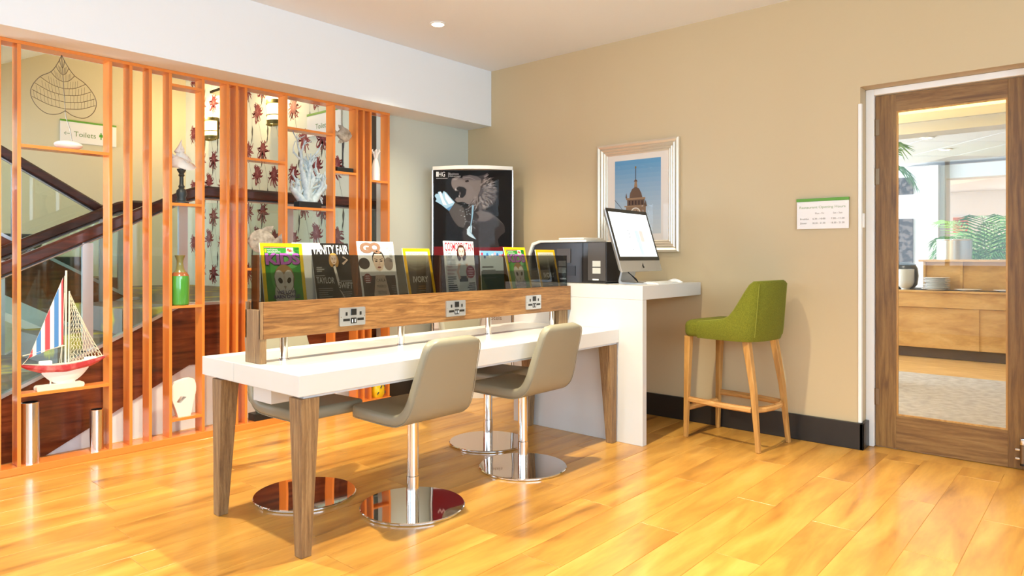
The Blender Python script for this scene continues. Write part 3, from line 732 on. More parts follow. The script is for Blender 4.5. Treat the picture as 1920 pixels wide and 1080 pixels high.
for sx in (-1, 1):
    for sy in (-1, 1): leg(sx, sy).build('leg', 'walnut_leg', tb, bevel=.003)
# ================================================================== MAGAZINE RACK on the table
rk = thing('magazine_rack', 'walnut magazine rack with smoked glass and power sockets, on the white table', 'magazine rack', (0, 0, .73))
RU0, RU1, RV0, RV1 = 1.548, 3.823, 2.80, 2.93
Z = lambda z: z-.73
box('front_board', 'walnut_rail', RU0+.014, RU1, RV0, RV0+.022, Z(.838), Z(1.0), rk, bevel=.0015)
box('back_board', 'walnut_rail', RU0+.014, RU1, RV1-.022, RV1, Z(.838), Z(1.0), rk, bevel=.0015)
box('trough_floor', 'walnut_rail', RU0+.03, RU1-.03, RV0+.022, RV1-.022, Z(.945), Z(.962), rk)
m = MB().box(RU0, RU0+.032, RV0+.004, RV1, Z(.7302), Z(.965)).box(RU0, RU0+.013, RV0, RV0+.012, Z(.838), Z(1.0)).box(RU0, RU0+.013, RV1-.012, RV1, Z(.838), Z(1.0))
m.build('end_post', 'walnut_leg', rk, bevel=.001)
box('end_post', 'walnut_leg', RU1-.10, RU1-.002, RV0+.024, RV1-.024, Z(.7302), Z(.944), rk, bevel=.001)
for u in (1.70, 2.39, 3.07, 3.70):
    s = MB().lathe([(.0, Z(.7302)), (.024, Z(.7302)), (.024, Z(.734)), (.0175, Z(.736)), (.0175, Z(.944)), (.0, Z(.944))], 20, (u, 2.865, 0)).build('support_tube', 'chrome_tube', rk, smooth=True)
GZ0, GZ1 = Z(.9625), Z(1.207)
box('smoked_pane', 'smoked_glass', RU0+.016, RU1-.01, RV0+.0235, RV0+.0285, GZ0, GZ1, rk)
box('smoked_pane', 'smoked_glass', RU0+.016, RU1-.01, RV1-.0285, RV1-.0235, GZ0, GZ1, rk)
box('end_pane', 'smoked_glass', RU0+.016, RU0+.021, RV0+.029, RV1-.029, GZ0, GZ1, rk)
box('end_pane', 'smoked_glass', RU1-.015, RU1-.01, RV0+.029, RV1-.029, GZ0, GZ1, rk)
for u in (1.952, 2.652, 3.342):
    p = MB().prism(rrect(.150, .088, .006), 'y', RV0-.0075, RV0, Matrix.Translation((u+.075, 0, Z(.909)))).build('socket_plate', 'satin_alu', rk, smooth=True)
    def bit(nm, mt, x, z, w_, h_, dep=.0095): box(nm, mt, u+.075+x-w_/2, u+.075+x+w_/2, RV0-dep, RV0-.006, Z(.909)+z-h_/2, Z(.909)+z+h_/2, p, bevel=.0006)
    bit('rocker_switch', 'black_plastic', .005, .022, .030, .030, .0115)
    bit('usb_module', 'black_plastic', .005, -.020, .032, .028); 
    for x in (-.003, .013): bit('usb_port', 'white_plastic', x, -.021, .005, .016, .0102)
    for x in (-.036, .046):
        bit('earth_slot', 'black_plastic', x, .014, .011, .017, .0085); bit('pin_slot', 'black_plastic', x, -.015, .038, .012, .0085)
    for x in (-.068, .068): MB().lathe([(.0, 0), (.003, 0), (.0025, .0012), (0, .0012)], 10, M=Matrix.Translation((u+.075+x, RV0-.0075, Z(.909))) @ Matrix.Rotation(R(90), 4, 'X')).build('screw', 'chrome', p)
# ---- magazines
def magazine(label, u, w_, h_, lean, paint, v=2.834, body='white_plastic', th=.005, back=False):
    b = MB().box(0, w_, 0, th, 0, h_); o = b.build('magazine', body); o.location = (u, v, .9635); o.rotation_euler = (-R(lean), 0, 0)
    tag(o, label, 'magazine', 'magazines in the rack')
    if paint:
        P = Print(.00012); paint(P, w_, h_); P.build('cover', 'cover_print', o, fn=lambda x, y, q: (x, -.0002-q, y))
    return o
def ramp_rect(P, x0, x1, y0, y1, c0, c1, n=8):
    a, b = lin(c0), lin(c1)
    for i in range(n):
        c = tuple(a[k]+(b[k]-a[k])*(i+.5)/n for k in range(3)); P.rect(x0, x1, y0+(y1-y0)*i/n, y0+(y1-y0)*(i+1)/n, c, keep=i > 0)
def c_kids(P, w, h):
    P.rect(0, w, 0, h, '#f5cf10'); e = .017
    P.rect(e, w-e, .002, h-e, '#2f8f2e'); P.ell(w*.35, h*.55, w*.16, h*.3, '#52b04a'); P.ell(w*.7, h*.75, w*.2, h*.14, '#6cc765'); P.rect(e, w*.6, h-.022, h-e+.001, '#b8482c'); P.text('NATIONAL GEOGRAPHIC KIDS MAGAZINE', e+.003, h-.0215, '#f2e6d0', h=.003, w=w*.48)
    P.rect(e+.004, e+.012, h-.043, h-.027, '#e6cf1d'); P.text('NATIONAL', e+.016, h-.034, '#f4f4ee', h=.0075); P.text('GEOGRAPHIC', e+.016, h-.044, '#f4f4ee', h=.0075)
    P.rect(w*.60, w*.77, h-.048, h-.02, '#e8e2d8')
    for i in range(7): P.ell(w*(.63+.018*i), h-.034+.005*math.sin(i*2), .005, .005, '#c33a3a' if i % 2 else '#e8988f')
    P.text('WIN!', w*.80, h-.030, '#123012', h=.008); P.lines(w*.80, h-.036, .022, 3, .004, .0015, '#2b502b', 3)
    for dx, col in ((.0025, '#3c1845'), (0, '#b060b4')): P.text('KiDS', e+.003+dx, h-.100-dx*1.2, col, h=.054, w=w-2*e-.006, bold=.045)
    cx, cy = w*.48, h*.40
    P.ell(cx, cy-.055, .050, .075, '#c9c6b8'); P.ell(cx+.004, cy+.020, .050, .062, '#a8804e'); P.ell(cx-.018, cy+.005, .028, .052, '#dbd6cc', R(8)); P.ell(cx+.022, cy+.005, .028, .052, '#dbd6cc', R(-8))
    P.stroke([(cx-.046, cy+.02), (cx-.040, cy-.02), (cx-.018, cy-.050), (cx+.004, cy-.060), (cx+.026, cy-.050), (cx+.046, cy-.02), (cx+.05, cy+.02)], .003, '#5f4a33')
    for s_ in (-1, 1): P.ell(cx+.004+s_*.022, cy+.008, .010, .014, '#2b1d15', R(-25*s_))
    P.stroke([(cx+.003, cy+.03), (cx+.003, cy-.02)], .012, '#cfc6b6', .006); P.poly([(cx-.004, cy-.018), (cx+.010, cy-.018), (cx+.003, cy-.036)], '#9d8878')
    P.text('WE LOVE', w*.52, .066, '#3a2b6b', h=.017, align='c', bold=.03); P.text('BARN OWLS!', w*.52, .046, '#3a2b6b', h=.017, align='c', bold=.03)
    P.rect(e, w-e, .002, .034, '#7d5a86')
    rg = random.Random(4)
    for i in range(12): P.ell(e+.008+i*.014, .016+rg.uniform(-.005, .006), .010, .010, rg.choice(['#b98a5a', '#c7a04a', '#5a7ab0', '#80506f', '#3f5f9a']), keep=i > 0)
def face(P, cx, cy, sc, skin, hair, long=True):
    if long: P.ell(cx, cy+.1*sc, .62*sc, .70*sc, hair); P.ell(cx-.38*sc, cy-.35*sc, .28*sc, .55*sc, hair, R(10)); P.ell(cx+.40*sc, cy-.35*sc, .26*sc, .55*sc, hair, R(-12))
    else: P.ell(cx, cy+.22*sc, .47*sc, .52*sc, hair)
    P.poly([(cx-.42*sc, cy+.25*sc), (cx-.40*sc, cy-.12*sc), (cx-.25*sc, cy-.45*sc), (cx, cy-.58*sc), (cx+.25*sc, cy-.45*sc), (cx+.40*sc, cy-.12*sc), (cx+.42*sc, cy+.25*sc), (cx+.28*sc, cy+.5*sc), (cx-.28*sc, cy+.5*sc)], skin)
    for s_ in (-1, 1): P.ell(cx+s_*.19*sc, cy+.06*sc, .10*sc, .045*sc, '#3a2a22'); P.stroke([(cx+s_*.08*sc, cy+.15*sc), (cx+s_*.32*sc, cy+.22*sc)], .04*sc, '#2a1d17')
    P.stroke([(cx+.03*sc, cy+.05*sc), (cx+.06*sc, cy-.16*sc), (cx-.03*sc, cy-.17*sc)], .03*sc, '#b98f78'); P.ell(cx, cy-.32*sc, .14*sc, .05*sc, '#8e3a38')
def c_vf(P, w, h):
    P.rect(0, w, 0, h, '#23201f'); P.rect(0, w, h-.006, h, '#151313')
    P.text('VANITY FAIR', .004, h-.055, '#f4f2ee', h=.046, w=w-.008, bold=.02)
    P.poly([(w*.42, h*.66), (w*.62, h*.70), (w*.80, h*.60), (w*.98, h*.72), (w*.95, h*.80), (w*.72, h*.72), (w*.88, h*.40), (w*.80, 0), (w*.30, 0), (w*.28, h*.42)], '#0f0e0e')
    P.poly([(w*.52, h*.62), (w*.58, h*.64), (w*.64, h*.40), (w*.60, h*.30)], '#d8d2c8')
    face(P, w*.55, h*.735, .042, '#ead0ba', '#b98a45'); P.stroke([(w*.78, h*.66), (w*.92, h*.73), (w*.80, h*.78)], .012, '#d9bda6', .009)
    P.poly([(w*.60, h*.26), (w*.66, h*.22), (w*.82, h*.02), (w*.78, h*.02)], '#b9a99a')
    P.text('TAYLOR', w*.03, h*.36, '#c9c6c0', h=.031, w=w*.47, rot=R(-2), bold=.02); P.text('SWIFT', w*.60, h*.27, '#c9c6c0', h=.031, w=w*.38, rot=R(-3), bold=.02)
    P.lines(w*.06, h*.27, w*.38, 7, .010, .0035, '#8d8a85', 2); P.lines(w*.66, h*.20, w*.30, 5, .010, .0035, '#8d8a85', 6)
    P.lines(w*.07, h*.60, w*.20, 3, .009, .005, '#9d9a94', 8); P.rect(w*.02, w*.26, h*.47, h*.485, '#b0ada8'); P.rect(w*.66, w*.98, h*.37, h*.395, '#8d8a85'); P.rect(w*.05, w*.24, .004, .013, '#cfcbc4')
def c_gq(P, w, h):
    P.rect(0, w, 0, h, '#f0eeea'); P.rect(.008, w*.95, .008, h*.44, '#3a2e2a'); P.ell(w*.13, h*.64, .035, .03, '#3a2f2a'); P.ell(w*.80, h*.63, .03, .035, '#9a8a80')
    P.poly([(w*.40, h*.45), (w*.66, h*.45), (w*.74, h*.10), (w*.62, 0), (w*.38, 0), (w*.30, h*.12)], '#c9b49e')
    face(P, w*.53, h*.66, .085, '#e6cdb6', '#1f1a1a', False)
    P.text('G', .012, h-.062, '#93705a', h=.056, w=.072, bold=.07); P.text('Q', w*.30, h-.065, '#93705a', h=.060, w=.074, bold=.07)
    for i, tx in enumerate(('CARLA', 'MARIO', 'TESTINO')): P.text(tx, w*.53, h*.34-.032*i, '#4d3f36', h=.016, w=.058, align='c')
    P.ell(w*.17, h*.40, .024, .025, '#8a2b33'); P.lines(w*.17, h*.43, .03, 4, .011, .004, '#e8d8d4', 5, 'c'); P.lines(w*.10, h*.10, w*.25, 4, .010, .003, '#cfc6bc', 7)
    P.text('STYLE', w*.93, h-.040, '#2a2725', h=.010, align='r'); P.text('LIST', w*.93, h-.054, '#2a2725', h=.010, align='r'); P.lines(w*.93, h-.064, .030, 6, .008, .0025, '#6a6460', 9, 'r'); P.lines(w*.93, h*.26, .036, 10, .009, .003, '#8d857e', 12, 'r')
def c_ivory(P, w, h):
    P.rect(0, w, 0, h, '#f5bf12'); e = .018; P.rect(e, w-e, .0, h-e, '#4a4338')
    ramp_rect(P, e, w-e, h*.62, h-e, '#4a4338', '#e3e0c8', 9)
    P.stroke([(w*.16, h*.66), (w*.35, h*.60), (w*.55, h*.60), (w*.72, h*.64), (w*.9, h*.74)], .016, '#6a6556', .006)
    P.text('NATIONAL', w*.5, h-.040, '#a8a07c', h=.013, w=w-2*e-.03, align='c'); P.text('GEOGRAPHIC', w*.5, h-.058, '#a8a07c', h=.013, w=w-2*e-.012, align='c')
    P.text('IVORY', w*.5, h*.34, '#e4ded2', h=.034, w=w*.56, align='c', bold=.025); P.lines(w*.5, h*.26, w*.36, 2, .012, .004, '#b07a3a', 3, 'c'); P.lines(w*.5, h*.17, w*.34, 1, .01, .0035, '#a39c8c', 3, 'c')
def c_cosmo(P, w, h):
    P.rect(0, w, 0, h, '#eef0ee'); P.text('COSMOPOLITAN', .006, h-.058, '#c8102e', h=.050, w=w-.012, bold=.02)
    P.poly([(w*.42, h*.62), (w*.72, h*.62), (w*.72, h*.36), (w*.78, 0), (w*.38, 0), (w*.46, h*.36)], '#ced8d6'); P.rect(w*.44, w*.73, h*.28, h*.38, '#24201f'); P.stroke([(w*.48, h*.60), (w*.40, h*.45), (w*.46, h*.33)], .018, '#dcb9a2'); P.stroke([(w*.70, h*.60), (w*.80, h*.46), (w*.70, h*.34)], .018, '#dcb9a2')
    face(P, w*.56, h*.80, .056, '#eacbb8', '#4a251b')
    for i, tx in enumerate(('THE', 'LAST', 'WORD', 'TABOO')): P.text(tx, .012, h-.078-.020*i, '#1a1a1c', h=.015)
    P.text('New', .012, h*.53, '#a32640', h=.015); P.text('season', .012, h*.47, '#a32640', h=.013); P.text('fashion', .012, h*.41, '#a32640', h=.013)
    P.lines(.012, h*.36, w*.28, 4, .012, .005, '#3a3d40', 2); P.lines(.012, h*.21, w*.34, 4, .012, .007, '#1d1f22', 5); P.lines(.012, h*.05, w*.3, 2, .012, .006, '#1d1f22', 7)
    P.ell(w*.82, h*.45, .036, .038, '#a3122f'); P.lines(w*.82, h*.50, .05, 4, .014, .006, '#e3b9bd', 8, 'c'); P.lines(w-.01, h*.24, w*.28, 6, .012, .006, '#2b2d30', 11, 'r')
def c_blue(P, w, h):
    P.rect(0, w, 0, h, '#c9dbe4'); P.rect(0, w, h-.03, h, '#7db4d8'); P.rect(0, w, 0, h*.55, '#49606a')
    rg = random.Random(2)
    for i in range(9): P.ell(.015+i*.023, h-.03+rg.uniform(-.01, .012), .009, .009, rg.choice(['#c8324a', '#ffffff', '#3a6fae', '#e2a0a8']), keep=i > 0)
    P.lines(.012, h*.62, w*.7, 4, .022, .01, '#5f6f78', 3)
magazine("children's magazine with yellow border and barn owl cover, leftmost in the rack", 1.592, .213, .302, 10, c_kids)
magazine('plain white magazine back behind the two leftmost magazine covers', 1.76, .150, .304, 7, None, v=2.858)
magazine('black fashion magazine with white masthead letters, second cover from the left', 1.86, .213, .308, 12, c_vf)
magazine('white magazine with brown GQ letters and a face', 2.125, .232, .320, 11, c_gq)
magazine('yellow-bordered magazine reading IVORY between the GQ and the red-lettered magazine', 2.425, .195, .288, 13, c_ivory)
magazine('white magazine with red masthead and standing woman', 2.700, .240, .327, 6, c_cosmo)
magazine('pale blue magazine just showing above the smoked glass', 3.020, .205, .272, 4, c_blue, v=2.868)
magazine("children's magazine with yellow border and barn owl cover, near the right end", 3.255, .207, .305, 14, c_kids)
magazine('yellow-bordered magazine reading IVORY at the right end of the rack', 3.555, .205, .288, 12, c_ivory)
# ================================================================== SWIVEL CHAIRS
def chair_shell():
    """centre line of the padded shell in (y, z), normal and half width"""
    ctl = [(.245, .461), (.17, .458), (.07, .456), (-.04, .455), (-.115, .462), (-.165, .492), (-.195, .545), (-.218, .62), (-.243, .70), (-.268, .775), (-.285, .832)]
    pts = smoothp(ctl, 4); T = [0]
    for i in range(1, len(pts)): T.append(T[-1]+math.hypot(pts[i][0]-pts[i-1][0], pts[i][1]-pts[i-1][1]))
    tot = T[-1]; out = []
    for i, p in enumerate(pts):
        a = pts[max(i-1, 0)]; b = pts[min(i+1, len(pts)-1)]; dy, dz = b[0]-a[0], b[1]-a[1]; l = math.hypot(dy, dz); nrm = (dz/l, -dy/l)
        q = T[i]; hw = .198-.034*max(0, (q-.42)/(tot-.42)); r = .055
        for e in (q, tot-q):
            if e < r: hw -= r-math.sqrt(max(0, r*r-(r-e)**2))
        th = .027-.004*max(0, (q-.42)/(tot-.42)); e = min(q, tot-q)
        if e < .012: th *= .55+.45*math.sqrt(max(0, 1-(1-e/.012)**2))
        out.append((p, nrm, max(hw, .03), th))
    return out
def chair_part(secs):
    rg = []
    for (p, n, hw, th) in secs:
        ring = []
        for (x, k) in rrect(2*hw, 2*th, min(.017, th*.8), 3): ring.append((x, p[0]+n[0]*k, p[1]+n[1]*k))
        rg.append(ring)
    return MB().loft(rg)
SEC = chair_shell()
_b = next(i for i, s in enumerate(SEC) if s[0][0] < -.075)
ch = thing('swivel_chair', '', 'chair', (2.19, 2.54, 0), 0, 'taupe swivel chairs at the white table')
chair_part(SEC[:_b+1]).build('seat', 'vinyl', ch, smooth=True, angle=50)
chair_part(SEC[_b:]).build('backrest', 'vinyl', ch, smooth=True, angle=50)
for s_ in (-1, 1): MB().tube([(s_*(hw-.004), p[0]+n[0]*th*.93*-1, p[1]-n[1]*th*.93) for (p, n, hw, th) in SEC[1:-1]], .0022, 5).build('seam_piping', 'vinyl', ch, smooth=True)
MB().lathe([(.0, 0), (.246, 0), (.25, .004), (.25, .010), (.246, .0135), (.05, .0155), (.0, .0155)], 72).build('base_plate', 'chrome', ch, smooth=True, angle=20)
MB().lathe([(.0, .0156), (.030, .0156), (.030, .15), (.0275, .152), (.0275, .43), (.0, .43)], 28).build('stem', 'chrome_tube', ch, smooth=True)
MB().box(-.09, .09, -.07, .11, .426, .4345).build('seat_plate', 'black_plastic', ch)
ch['label'] = 'taupe swivel chair with disc base, nearest, drawn up near the left table leg'
dup(ch, (3.01, 2.54, 0), 0, 'taupe swivel chair with disc base on the near side, next to the white counter')
dup(ch, (1.94, 3.07, 0), PI, 'taupe swivel chair on the far side of the table behind the front left leg')
dup(ch, (3.265, 3.05, 0), PI, 'taupe swivel chair on the far side of the table nearest the white counter')
# ================================================================== HIGH COUNTER
hc = thing('high_counter', 'high white counter with a full-height side panel at the tan wall', 'counter', (3.83, 2.245, 0))
box('counter_top', 'white_laminate', 0, .815, 0, 1.075, .925, 1.015, hc, bevel=.002)
box('side_panel', 'white_laminate', 0, .05, 0, 1.075, 0, .9245, hc, bevel=.002)
# ---- printer
CT = 1.015
pr = thing('printer', 'black office printer with off-white rounded lid on the high counter', 'printer', (3.95, 2.60, CT))
prof = [(0, .012), (.03, .0), (.62, .0), (.66, .02), (.66, .20), (.63, .265), (.57, .285), (0, .285)]
MB().prism(prof, 'x', .012, .24).build('body', 'printer_black', pr, bevel=.004)
lid = [(.16, .286), (.57, .286), (.635, .266), (.665, .20), (.672, .02), (.688, .02), (.682, .21), (.65, .285), (.585, .302), (.16, .302)]
MB().prism(lid, 'x', .0, .25).build('lid', 'off_white_plastic', pr, bevel=.003)
MB().box(.0, .25, .18, .40, .303, .318).build('document_feeder', 'off_white_plastic', pr, bevel=.005)
box('rear_cover', 'printer_grey', .005, .0118, .005, .15, .02, .28, pr, bevel=.001)
box('side_door', 'printer_grey', .006, .0118, .30, .42, .14, .24, pr, bevel=.001)
box('vent_recess', 'black_plastic', .0075, .0118, .26, .38, .05, .12, pr)
box('side_seam', 'black_plastic', .009, .0118, .195, .205, .01, .28, pr)
for z in (.115, .068): box('rating_label', 'grey_ceramic', .0035, .0049, .045, .11, z, z+.04, pr)
box('release_tab', 'white_plastic', .0035, .0049, .06, .11, .022, .032, pr)
# ---- desktop computer
im = thing('desktop_computer', 'all-in-one desktop computer with bright white screen on the high counter', 'computer', (4.12, 2.44, CT), R(4))
tilt = Matrix.Translation((0, -.03, .085)) @ Matrix.Rotation(R(-17), 4, 'X')
IW, IH = .60, .44
def panel(x0, x1, y0, y1, z0, z1): return MB().box(x0, x1, y0, y1, z0, z1, tilt)
rg = []
for (yy, ins) in ((0, .0), (.006, 0), (.02, .03), (.034, .10), (.04, .2)):
    rg.append([tuple(tilt @ Vector((x*(1-ins*.9), yy, IH/2+(z-IH/2)*(1-ins*.9)))) for x, z in rrect(IW, IH, .012, 3, 0, IH/2)])
MB().loft(rg).build('housing', 'satin_alu', im, smooth=True, angle=30)
sc = MB().loft([[tuple(tilt @ Vector((x, -.003, z))) for x, z in rrect(IW-.002, IH-.078, .010, 3, 0, .077+(IH-.078)/2)], [tuple(tilt @ Vector((x, -.0003, z))) for x, z in rrect(IW-.002, IH-.078, .010, 3, 0, .077+(IH-.078)/2)]]).build('bezel', 'black_plastic', im)
ds = panel(-IW/2+.024, IW/2-.024, -.0042, -.003, .103, IH-.026).build('screen', 'screen_white', im)
P = Print(.0002); P.rect(.02, .085, .20, .29, '#bfe4f0').rect(.03, .085, .11, .20, '#bfe4f0').rect(.085, .14, .21, .29, '#f2c6c0'); P.lines(.025, .28, .05, 7, .022, .003, '#b8e2f0', 4)
for i, z in enumerate((.29, .265, .24, .15)): P.ell(-.07, z, .006, .004, '#50555a')
P.build('screen_image', 'screen_print', ds, fn=lambda x, y, o: tuple(tilt @ Vector((x, -.0043-o, y))))
P = Print(.0002); P.ell(.0, .036, .0125, .014, '#111213'); P.ell(.010, .040, .004, .005, '#c9ccd0'); P.ell(.004, .054, .003, .006, '#111213', R(-30))
P.build('logo', 'cover_print', im, fn=lambda x, y, o: tuple(tilt @ Vector((x+.02, -.0006-o, y))))
MB().prism([(.095, .0005), (-.08, .0005), (-.08, .008), (.080, .011), (.090, .024), (.042, .235), (.052, .238), (.104, .026), (.105, .010)][::-1], 'x', -.10, .10).build('stand', 'satin_alu', im, smooth=True)
MB().tube([(-.02, .085, .085), (-.005, .06, .06), (-.012, .02, .03), (-.02, -.0, .012)], [.0035, .0035, .006, .0035], 8).build('cable', 'black_plastic', im, smooth=True)
kb = tag(MB().prism([(0, 0), (.115, 0), (.115, .010), (.1, .012), (.0, .005)], 'x', 0, .30).build('keyboard', 'white_plastic', bevel=.002), 'slim white keyboard lying in front of the desktop computer', 'keyboard'); kb.location = (4.08, 2.27, CT+.0005)
b = MB()
for i in range(5):
    for j in range(13): b.box(.008+j*.022, .027+j*.022, .012+i*.018, .027+i*.018, .0078+i*.0011, .0105+i*.0012)
b.build('keys', 'off_white_plastic', kb)
rg = []
for k in range(9):
    q = k/8; rg.append([(-.03*math.sin(PI*max(.04, min(.96, q)))**.5*math.cos(a_), .115*q-.057, .004+max(0, math.sin(a_))*.028*math.sin(PI*max(.05, min(.95, q)))**.6) for a_ in [PI*j/10 for j in range(11)]])
ms = MB().loft(rg).build('computer_mouse', 'white_plastic', smooth=True, angle=60); tag(ms, 'white computer mouse at the end of the high counter', 'mouse'); ms.location = (4.47, 2.36, CT-.003)
# ================================================================== PICTURE on the tan wall
pc = thing('framed_picture', 'silver-framed picture of a clock tower on the tan wall', 'picture', (4.668, 3.138, 1.235))
PWi, PHi = .72, .85
def frame_ring(x0, x1, y0, y1, wd, d0, d1):
    """mitred frame ring lying on the wall, in sheet coordinates"""
    o = [(x0, y0), (x1, y0), (x1, y1), (x0, y1)]; i = [(x0+wd, y0+wd), (x1-wd, y0+wd), (x1-wd, y1-wd), (x0+wd, y1-wd)]
    b = MB(); f = lambda p, d: (-d, -p[0], p[1])
    mid = [((a[0]+c[0])/2, (a[1]+c[1])/2) for a, c in zip(o, i)]
    rings = []
    for k in range(5):
        k %= 4; rings.append([f(o[k], 0), f(o[k], d0), f(mid[k], d1), f(i[k], d0), f(i[k], 0)])
    return b.loft(rings, cap=False)
e = 0
for wd, d0, d1 in ((.030, .028, .036), (.024, .020, .029), (.020, .014, .021), (.016, .009, .014)):
    frame_ring(e, PWi-e, e, PHi-e, wd, d0, d1).build('frame_moulding', 'frame_silver', pc, smooth=True, angle=15); e += wd
box('mount', 'mount_card', -.006, -.001, -(PWi-e), -e, e, PHi-e, pc)
P = Print(.0002); X0, X1, Y0, Y1 = .157, .563, .14, .715
ramp_rect(P, X0, X1, Y0, Y1, '#cdd0cc', '#5d9cc6', 16)
tx, ty = .345, .50
br, bl = '#6e5138', '#a37e58'
P.stroke([(tx, .54), (tx, .66)], .006, '#2f251c'); P.ell(tx, .655, .007, .010, '#8a6a2a'); P.poly([(tx-.014, .50), (tx+.016, .50), (tx+.010, .545), (tx-.008, .545)], bl); P.poly([(tx-.018, .545), (tx+.02, .545), (tx, .565)], br)
P.poly([(tx-.055, .42), (tx-.05, .455), (tx-.03, .49), (tx, .505), (tx+.03, .49), (tx+.05, .455), (tx+.06, .42)], br); P.rect(tx-.085, tx+.085, .405, .42, bl); P.rect(tx-.075, tx+.08, .36, .405, br); P.rect(tx-.10, tx+.10, .35, .36, bl); P.rect(tx-.085, tx+.09, .14, .35, '#8f6d4c')
for k in range(5): P.rect(tx-.06+k*.028, tx-.048+k*.028, .365, .398, '#3d2415', keep=k > 0)
P.ell(tx, .30, .045, .045, '#e8dcc8'); P.ell(tx, .30, .036, .036, '#a98a6a'); P.stroke([(tx, .30), (tx+.012, .325)], .004, '#22160e'); P.poly([(tx-.09, .42), (tx-.075, .42), (tx-.082, .46)], br); P.poly([(tx+.10, .35), (tx+.075, .35), (tx+.09, .40)], br)
P.stroke([(X0, .41), (.23, .33)], .003, '#3a3a3a')
P.build('photograph', 'cover_print', pc, fn=lambda x, y, o: (-.0062-o, -x, y))
box('glazing', 'acrylic', -.0125, -.0115, -(PWi-e), -e, e, PHi-e, pc)
# ---- opening hours sign
sg = thing('opening_hours_sign', 'white restaurant opening hours sign with green top edge, on the tan wall', 'sign', (4.668, 1.573, 1.378))
box('panel', 'sign_white', -.016, -.008, -.317, 0, 0, .178, sg, bevel=.001); box('green_bar', 'sign_green', -.020, -.004, -.319, .002, .178, .197, sg, bevel=.001)
for x in (.015, .302):
    for z in (.015, .163): MB().lathe([(.0, 0), (.006, 0), (.006, .012), (.0, .0125)], 10, M=Matrix.Translation((-.006, -x, z)) @ Matrix.Rotation(R(-90), 4, 'Y')).build('standoff', 'white_gloss', sg)
P = Print(.0003); P.text('Restaurant Opening Hours', .018, .128, '#7a9a55', h=.020, w=.280)
for x, tx_ in ((.115, 'Mon - Fri'), (.225, 'Sat - Sun')): P.text(tx_, x, .095, '#8f8a82', h=.011, w=.055)
for z, row_ in ((.060, ('Breakfast', '6.30 - 10.00', '7.00 - 11.00')), (.032, ('Dinner', '18.30 - 21.30', '18.30 - 21.30'))):
    for x, tx_, wd in zip((.022, .10, .213), row_, (.055 if z > .05 else .042, .078, .080)): P.text(tx_, x, z, '#8f8a82', h=.011, w=wd)
P.build('lettering', 'matte_print', sg, fn=lambda x, y, o: (-.0162-o, -x, y))
# ================================================================== GREEN STOOL
sl = thing('bar_stool', 'green upholstered bar stool with beech legs against the tan wall', 'bar stool', (4.39, 1.885, 0), R(-8))
def sleg(x0, y0, x1, y1, z1, a0=.026, a1=.044):
    sq = lambda x, y, a, z: [(x-a/2, y-a/2, z), (x+a/2, y-a/2, z), (x+a/2, y+a/2, z), (x-a/2, y+a/2, z)]
    return MB().loft([sq(x0, y0, a0, 0), sq((x0+x1)/2, (y0+y1)/2-(.008 if y0 < 0 else 0), a0*.5+a1*.5, z1*.55), sq(x1, y1, a1, z1)])
for s_ in (-1, 1):
    sleg(s_*.19, .245, s_*.185, .225, .675).build('leg', 'beech', sl, bevel=.004)
    sleg(s_*.185, -.275, s_*.165, -.185, .675).build('leg', 'beech', sl, bevel=.004)
RZ = .255
def rail_bar(pts, h_=.038, w_=.022): return sweep(pts, w_, h_)
for s_ in (-1, 1): rail_bar([(s_*.187, .225, RZ), (s_*.196, .10, RZ), (s_*.198, -.08, RZ), (s_*.180, -.225, RZ)]).build('side_rail', 'beech_h', sl, bevel=0)
rail_bar([(-.17, .238, RZ-.06), (.17, .238, RZ-.06)]).build('foot_rail', 'beech_h', sl)
rail_bar([(-.162, -.24, RZ), (-.09, -.268, RZ), (0, -.278, RZ), (.09, -.268, RZ), (.162, -.24, RZ)]).build('back_rail', 'beech_h', sl)
rg = []
for z, ins in ((.676, .012), (.682, .004), (.70, 0), (.745, 0), (.765, .006), (.778, .022), (.788, .07), (.792, .13)):
    rg.append([(x, y, z) for x, y in rrect(.44-2*ins, .40-2*ins, max(.03, .06-ins*.3), 5, 0, .058)])
MB().loft(rg).build('seat_cushion', 'green_fabric', sl, smooth=True, angle=50)
path = smoothp([(-.226, .13), (-.228, .04), (-.228, -.06), (-.218, -.15), (-.185, -.215), (-.11, -.245), (0, -.255), (.11, -.245), (.185, -.215), (.218, -.15), (.228, -.06), (.228, .04), (.226, .13)], 3)
def btop(y):
    tab = [(.14, .775), (.077, .785), (.0, .795), (-.05, .803), (-.083, .816), (-.11, .845), (-.14, .90), (-.17, .965), (-.195, 1.02), (-.215, 1.043), (-.26, 1.047)]
    for i in range(len(tab)-1):
        if tab[i][0] >= y >= tab[i+1][0]:
            q = (tab[i][0]-y)/(tab[i][0]-tab[i+1][0]); return tab[i][1]+(tab[i+1][1]-tab[i][1])*q
    return tab[0][1] if y > .14 else tab[-1][1]
rg = []
for i, p in enumerate(path):
    a = path[max(i-1, 0)]; c = path[min(i+1, len(path)-1)]; dx, dy = c[0]-a[0], c[1]-a[1]; l = math.hypot(dx, dy); n = (dy/l, -dx/l)
    if n[0]*p[0]+n[1]*p[1] < 0: n = (-n[0], -n[1])
    zt_ = btop(p[1]); ring = []
    for (off, z) in ((.004, .672), (.014, .70), (.016, .75), (.012, zt_-.014), (.002, zt_), (-.018, zt_), (-.030, zt_-.016), (-.034, .74), (-.034, .672)):
        lean = max(0, z-.70)*.10*max(0, min(1, (-p[1]-.02)/.2)); ring.append((p[0]+n[0]*off, p[1]+n[1]*off-lean, z))
    rg.append(ring)
MB().loft(rg).build('backrest', 'green_fabric', sl, smooth=True, angle=55)
MB().tube([tuple(Vector(r[4])*.5+Vector(r[5])*.5+Vector((0, 0, .001))) for r in rg], .004, 6).build('piping', 'piping_green', sl, smooth=True)
